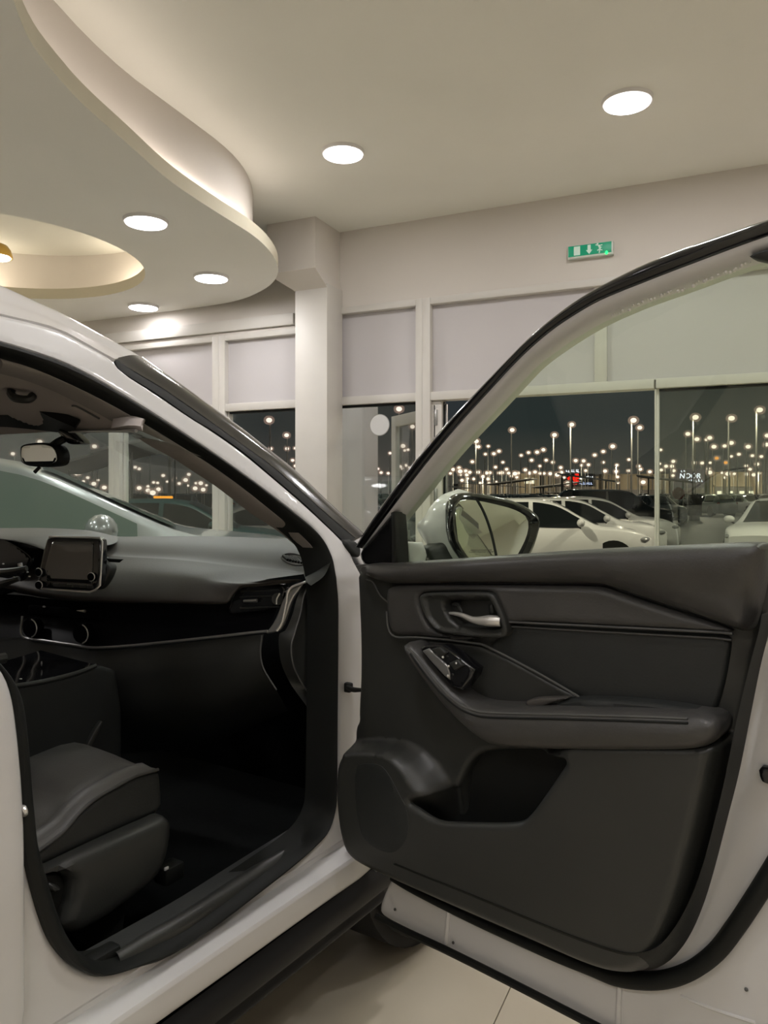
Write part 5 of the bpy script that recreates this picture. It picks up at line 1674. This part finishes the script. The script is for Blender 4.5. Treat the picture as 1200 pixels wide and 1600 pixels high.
lamp_w, lamp_a = make_lamp(M['e_street']), make_lamp(M['e_amber'])
NAMED = {0: 'large street lamp alone in the dark sky just right of the door frame', 1: 'large street lamp high beyond the doorway, right one of two apart',
         2: 'large street lamp beyond the doorway below and left of its neighbour', 3: 'bright street lamp beside the slanting door frame',
         len(LR_A): 'upper lamp of the pair left of the thin mullion', len(LR_A) + 1: 'lower lamp of the pair left of the thin mullion',
         len(LR_A) + 2: 'lone street lamp below and left of the lamp pair', len(LR_A) + 24: 'large street lamp first right of the thin mullion',
         len(LR_A) + 25: 'large street lamp second right of the thin mullion', len(LR_A) + 26: 'highest street lamp at the right edge of the picture'}
LIT = (1, 2, 3, len(LR_A), len(LR_A) + 24, len(LR_A) + 26)
rnd = random.Random(2)
for i, (x, y) in enumerate(LR + AMB):
    amber = i >= len(LR)
    src = lamp_a if amber else lamp_w
    o = src if i in (0, len(LR)) else copy_tree(src)
    hgt = POLE + GROUND - EYE
    Y_ = min(222.0, hgt * F / (HY - y)) if y < HY - 8 else rnd.uniform(70, 120)
    for _ in range(60):
        q = at_depth(x, y, Y_)
        if not any(abs(q.x - lx) < 2.6 and abs(Y_ - ly) < 2.6 for lx, ly in lamp_at):
            break
        Y_ = rnd.uniform(100, 222) if Y_ > 100 else Y_ * rnd.uniform(.9, 1.1)
    z = max(EYE + (HY - y) / F * Y_, 0.6)
    sz = (z - GROUND) / POLE
    big = 6.6 if Y_ < 80 else 5.2 if Y_ < 120 else rnd.uniform(3.2, 4.4) if y < 745 else rnd.uniform(2.6, 4.0)
    d = big * 2 * Y_ / F
    o.location = (q.x, Y_, GROUND)
    o.scale = (1, 1, sz)
    head = [c for c in o.children if c.name.startswith('lamp_head')][0]
    head.location = (0, 0, POLE * (1 - d / sz))
    head.scale = (d, d, d / sz)
    lamp_at.append((q.x, Y_))
    if (i in LIT) or (Y_ > 185 and i % 7 == 3 and x > 700):
        ld = bpy.data.lights.new('street_lamp_bulb', 'POINT')
        ld.energy = 700 if i in LIT else 7000
        ld.color = (1.0, 0.82, 0.68)
        ld.shadow_soft_size = 0.2
        lo = bpy.data.objects.new('street_lamp_bulb', ld)
        link(lo, o)
        lo.location = (0, -0.6, POLE - 0.6 / sz)
    if amber:
        o['label'] = 'lower amber lamp among the white ones' if i > len(LR) else 'upper amber lamp among the white ones'
        o['group'] = 'amber lamps in the lot'
    elif i in NAMED:
        o['label'] = NAMED[i]
        o['group'] = 'nearest street lamps in the lot'
    else:
        zone = ('beyond the pane left of the column' if i >= len(LR) - 59 and 340 < x < 470 and y < 800 and i < len(LR) - 37 else
                'beyond the pane with the round sticker' if 470 <= x < 661 else
                'behind the windscreen of the white car' if x < 340 else
                'beyond the doorway, left of the red sign' if x < 880 else
                'beyond the doorway, right of the red sign' if x < 1020 else
                'beyond the fixed pane right of the doorway')
        o['label'] = ('tall street lamp ' if Y_ < 200 else 'far small street lamp ') + zone
        o['group'] = o['label'].replace('lamp', 'lamps', 1)

# far rows of cars: one simple shell per paint, copied
far_src = []
for pm in ('paint', 'greypaint', 'darkpaint', 'silver'):
    c_ = make_car('parked_car', 'car in the distant rows of the lot', M[pm], (0, 0, 0), 0, SUV, M['carglass_dark'], detail=False, group='cars in the distant rows', **kw)
    far_src.append(c_)
rnd = random.Random(11)
k = 0
for row, (Y_, a0, a1, st) in enumerate(((46, 560, 1230, 60), (58, 160, 520, 56), (60, 640, 1230, 50), (82, 640, 1230, 38), (115, 600, 1230, 30), (160, 640, 1230, 26))):
    px_ = a0
    while px_ < a1:
        src = far_src[rnd.choice((0, 0, 0, 1, 1, 2, 3))]
        if k < 4:
            src = far_src[k]
        q = on_lot(px_, Y_)
        if any(abs(q[0] - lx) < 2.2 and abs(Y_ - ly) < 4.5 for lx, ly in lamp_at) or (row == 0 and 1150 < px_):
            px_ += st * 0.35
            continue
        c_ = src if k < 4 else copy_tree(src)
        nm_ = {'white_car_paint': 'white', 'grey_car_paint': 'grey', 'dark_car_paint': 'dark', 'silver_car_paint': 'silver'}[src.children[0].data.materials[0].name]
        where = ('first row behind the white parked cars', 'rows seen through the windscreen', 'second row behind the white parked cars', 'third row behind the white parked cars', 'fourth row behind the white parked cars', 'last row before the buildings')[row]
        c_['label'] = 'distant %s car in the %s' % (nm_, where)
        c_['group'] = 'distant %s cars in the %s' % (nm_, where)
        c_.location = on_lot(px_, Y_ + rnd.uniform(-.6, .6))
        c_.rotation_euler = (0, 0, math.radians(rnd.choice((-82, 98)) + rnd.uniform(-4, 4)))
        k += 1
        px_ += st + rnd.uniform(2, 9)


# shade canopies over the rows
def canopy(px_, Y, w, d, z, tilt, lb):
    q = on_lot(px_, Y)
    t = thing('shade_canopy', lb, 'canopy', q, math.radians(-20))
    hgt = z - GROUND
    bm = bmesh.new()
    bm_box(bm, (0, 0, hgt), (w, d, 0.12), rot=Matrix.Rotation(math.radians(tilt), 4, 'Y'))
    from_bm('sheet', bm, M['canopy'], t, inv=False)
    for sgn in (-1, 1):
        hh = hgt - sgn * math.tan(math.radians(tilt)) * w * .3 - 0.04
        cyl('post', (sgn * w * .3, 0, hh / 2), 0.07, hh, M['pole'], t, seg=8, inv=False)


for i, (px_, Y, w, z, tilt) in enumerate(((690, 138, 10, 2.5, 5), (775, 139, 10, 2.6, 4), (800, 101, 6, 2.7, -7), (870, 101, 6, 2.3, -6), (868, 138, 7, 2.4, -5), (920, 70, 5, 2.6, 8), (1040, 71, 5, 2.5, 7))):
    canopy(px_, Y, w, 6, z, tilt, ['pale shade canopy %s' % q for q in ('just over the outside mirror', 'over the far rows left of the red sign', 'tilted down to the right left of the red sign', 'lower of two left of the red sign', 'just below the red sign', 'over the dark tall car', 'right of the dark tall car')][i])
for i, (px_, Y, w, z, tilt) in enumerate(((235, 36, 3.6, 3.4, -9), (310, 50, 6, 3.4, 14), (140, 46, 5, 3.0, -12))):
    canopy(px_, Y, w, 4, z, tilt, ['pale shade canopy outside, over the dark teal car', 'larger pale canopy outside beside the pillar trim', 'pale canopy outside behind the mirror of the silver car'][i])


# buildings at the back of the lot
def far_box(name, label, x0, x1, y0, Y, m, depth=18, cat='building'):
    a_, b_ = at_depth(x0, y0, Y), at_depth(x1, y0, Y)
    t = thing(name, label, cat, ((a_.x + b_.x) / 2, Y, GROUND))
    w, hgt = b_.x - a_.x, a_.z - GROUND
    box('walls', (0, depth / 2, hgt / 2), (w, depth, hgt), m, t, inv=False, bev=0.05)
    box('parapet', (0, depth / 2, hgt + 0.15), (w + 0.1, depth + 0.1, 0.3), m, t, inv=False, bev=0.03)
    return t, w, hgt


t, w, hgt = far_box('building', 'long grey shed left of the lit shop', 716, 805, 757, 235, M['greybuild'])
for kx in range(8):
    box('pilaster', (-w / 2 + (kx + .5) * w / 8, -0.15, hgt / 2), (0.5, 0.3, hgt), M['concrete'], t, inv=False)
t, w, hgt = far_box('building', 'small shop with two glowing windows left of the red sign', 812, 843, 741, 235, M['concrete'])
for sgn in (-1, 1):
    box('window', (sgn * w * .14, -0.05, hgt * .73), (w * .24, 0.1, 1.7), M['e_shop'], t, inv=False)
t, w, hgt = far_box('building', 'grey hall carrying the red sign', 846, 936, 744, 235, M['greybuild'])
for kx in (-.42, -.3, .40, .47):
    box('pilaster', (w * kx, -0.2, hgt / 2), (w * .05, 0.4, hgt), M['concrete'], t, inv=False)
box('awning', (0, -1.0, hgt * .30), (w, 2.0, 0.5), M['greybuild'], t, inv=False)
t, w, hgt = far_box('building', 'tan hall behind the dark tall car', 942, 1045, 742, 235, M['concrete'])
box('shop_front', (0, -0.1, hgt * .2), (w * .9, 0.2, hgt * .36), M['greybuild'], t, inv=False)
for kx in range(6):
    box('pilaster', (-w / 2 + (kx + .5) * w / 6, -0.2, hgt / 2), (0.4, 0.3, hgt), M['greybuild'], t, inv=False)
t, w, hgt = far_box('building', 'mauve shop front with the glowing white letters', 1052, 1102, 734, 235, M['purple'])
box('shop_front', (0, -0.1, hgt * .2), (w * .9, 0.2, hgt * .34), M['greybuild'], t, inv=False)
t, w, hgt = far_box('building', 'tan hall with deep shop front at the right end', 1110, 1191, 739, 235, M['concrete'])
box('shop_front', (-w * .05, -0.1, hgt * .28), (w * .74, 0.2, hgt * .38), M['greybuild'], t, inv=False)
box('lintel', (-w * .05, -0.4, hgt * .50), (w * .78, 0.8, 0.5), M['concrete'], t, inv=False)
for kx in (-.33, -.12, .1, .28):
    box('window', (w * kx, -0.25, hgt * .22), (w * .09, 0.1, 1.2), M['e_shop'], t, inv=False)

# signs
sp_ = at_depth(897, 750, 234.2)
sgn_red = thing('shop_sign', 'glowing sign with red emblem beside white and bluish lettering', 'sign', sp_)
px_m = 234.2 / F


def sign_poly(name, pts, m, root, cx, cy, k_=px_m):
    vs = [((x - cx) * k_, 0, -(y - cy) * k_) for x, y in pts] + [((x - cx) * k_, 0.15, -(y - cy) * k_) for x, y in pts]
    n = len(pts)
    fs = [tuple(range(n)), tuple(range(n, 2 * n))[::-1]] + [(i, (i + 1) % n, n + (i + 1) % n, n + i) for i in range(n)]
    return finish(name, vs, fs, m, root, inv=False, smooth=False)


box('backing', (7 * px_m, 0.6, 0), (52 * px_m, 0.5, 20 * px_m), M['gloss_black'], sgn_red, inv=False)
sign_poly('red_emblem', [(886, 747), (892, 743), (898, 744), (898, 740), (904, 740), (905, 748), (900, 750), (905, 751), (902, 756), (898, 759), (894, 756), (897, 752), (895, 749), (888, 750)], M['e_red'], sgn_red, 897, 750)
rs = random.Random(5)


def scrawl(name, x0, x1, y0, y1, m, root, cx, cy, k_=px_m, step=3.0):
    """lettering too far away to read: a run of short glowing strokes"""
    bm = bmesh.new()
    x = x0
    while x < x1 - 1:
        w_ = rs.uniform(1.0, 2.2)
        ya, yb = y0 + rs.uniform(0, .4) * (y1 - y0), y1 - rs.uniform(0, .25) * (y1 - y0)
        bm_box(bm, ((x + w_ / 2 - cx) * k_, 0, -((ya + yb) / 2 - cy) * k_), (w_ * .5 * k_, .15, (yb - ya) * k_))
        bm_box(bm, ((x + w_ / 2 + .6 - cx) * k_, 0, -(yb - .3 - cy) * k_), ((w_ + .8) * k_, .15, .9 * k_))
        x += step * rs.uniform(.8, 1.2)
    return from_bm(name, bm, m, root, inv=False, smooth=False)


scrawl('white_lettering', 884, 904, 733, 738, M['e_white'], sgn_red, 897, 750)
scrawl('white_lettering', 906, 926, 743.5, 747.5, M['e_white'], sgn_red, 897, 750)
scrawl('bluish_lettering', 905, 926, 752, 757, M['e_blue'], sgn_red, 897, 750)
scrawl('bluish_lettering', 888, 896, 752, 756, M['e_blue'], sgn_red, 897, 750)
sp2 = at_depth(1079, 744, 228)
k2 = 228 / F
sg2 = thing('shop_sign', 'glowing white letters on the mauve shop front', 'sign', sp2)
text('lettering', 'NOOR', 11.0 * k2, (-0.3, -0.3, 0.0), (1, 0, 0), (0, 0, 1), M['e_white'], sg2, 0.1, align_x='CENTER', shear=0.1)
scrawl('script_lettering', 1076, 1097, 748, 753, M['e_white'], sg2, 1079, 744, k2, 4)
scrawl('script_lettering', 1064, 1072, 733, 738, M['e_white'], sg2, 1079, 744, k2, 4)
cyl('pole', (-5 * k2, 0.6, -6), 0.2, 12, M['pole'], sg2, seg=8, inv=False)
sp3 = at_depth(255, 777, 30)
sg3 = thing('orange_sign', 'glowing orange strip sign outside above the dark teal car', 'sign', (sp3.x, sp3.y, GROUND))
box('light_strip', (0, 0, sp3.z - GROUND), (0.75, 0.05, 0.10), M['e_amber'], sg3, inv=False, bev=0.02)
cyl('post', (0, 0.05, (sp3.z - GROUND) / 2), 0.03, sp3.z - GROUND, M['pole'], sg3, seg=8, inv=False)
# red stop disc and grey kiosk behind the glass
q = on_lot(1060, 60)
kt = thing('roadside_sign', 'round red disc sign on a post in the lot', 'sign', q)
cyl('disc', (0, 0, 1.75), 0.48, 0.05, M['redlens'], kt, axis=(0, 1, 0), inv=False)
cyl('post', (0, 0.05, 0.7), 0.04, 1.4, M['pole'], kt, seg=8, inv=False)
q = on_lot(1085, 50)
kt = thing('kiosk', 'dark ticket box on a post below the white letters', 'kiosk', q)
box('cabinet', (0, 0, 1.0), (0.75, 0.6, 1.35), M['darkpaint'], kt, inv=False, bev=0.02)
cyl('post', (-0.1, 0, 1.6), 0.06, 3.2, M['pole'], kt, seg=8, inv=False)
box('foot', (0, 0, 0.16), (0.5, 0.5, 0.32), M['greybuild'], kt, inv=False)
q = on_lot(878, 40)
kt = thing('lot_post', 'dark slim post standing among the parked cars', 'post', q)
cyl('shaft', (0, 0, 1.3), 0.06, 2.6, M['darkpaint'], kt, seg=8, inv=False)
box('foot', (0, 0, 0.05), (0.25, 0.25, 0.1), M['darkpaint'], kt, inv=False)

# lamps added out of view to brighten the near rows of cars
for i, (px_, Y_) in enumerate(((490, 13.5), (-330, 15.0), (1500, 14.0))):
    q = on_lot(px_, Y_)
    t = thing('lot_fill_light', 'added unseen floodlight that brightens the near parked cars', 'floodlight', q, group='added floodlights over the near cars')
    cyl('pole', (0, 0, 3.5), 0.06, 7.0, M['pole'], t, seg=8, inv=False)
    box('lamp_head', (0, -0.25, 7.05), (0.5, 0.6, 0.12), M['pole'], t, inv=False, bev=0.02)
    ld = bpy.data.lights.new('lot_fill_lamp', 'AREA')
    ld.shape = 'RECTANGLE'
    ld.size, ld.size_y = 0.45, 0.5
    ld.energy = 700
    ld.color = (1.0, 0.85, 0.72)
    lo = bpy.data.objects.new('lot_fill_lamp', ld)
    link(lo, t)
    lo.location = (0, -0.25, 6.97)
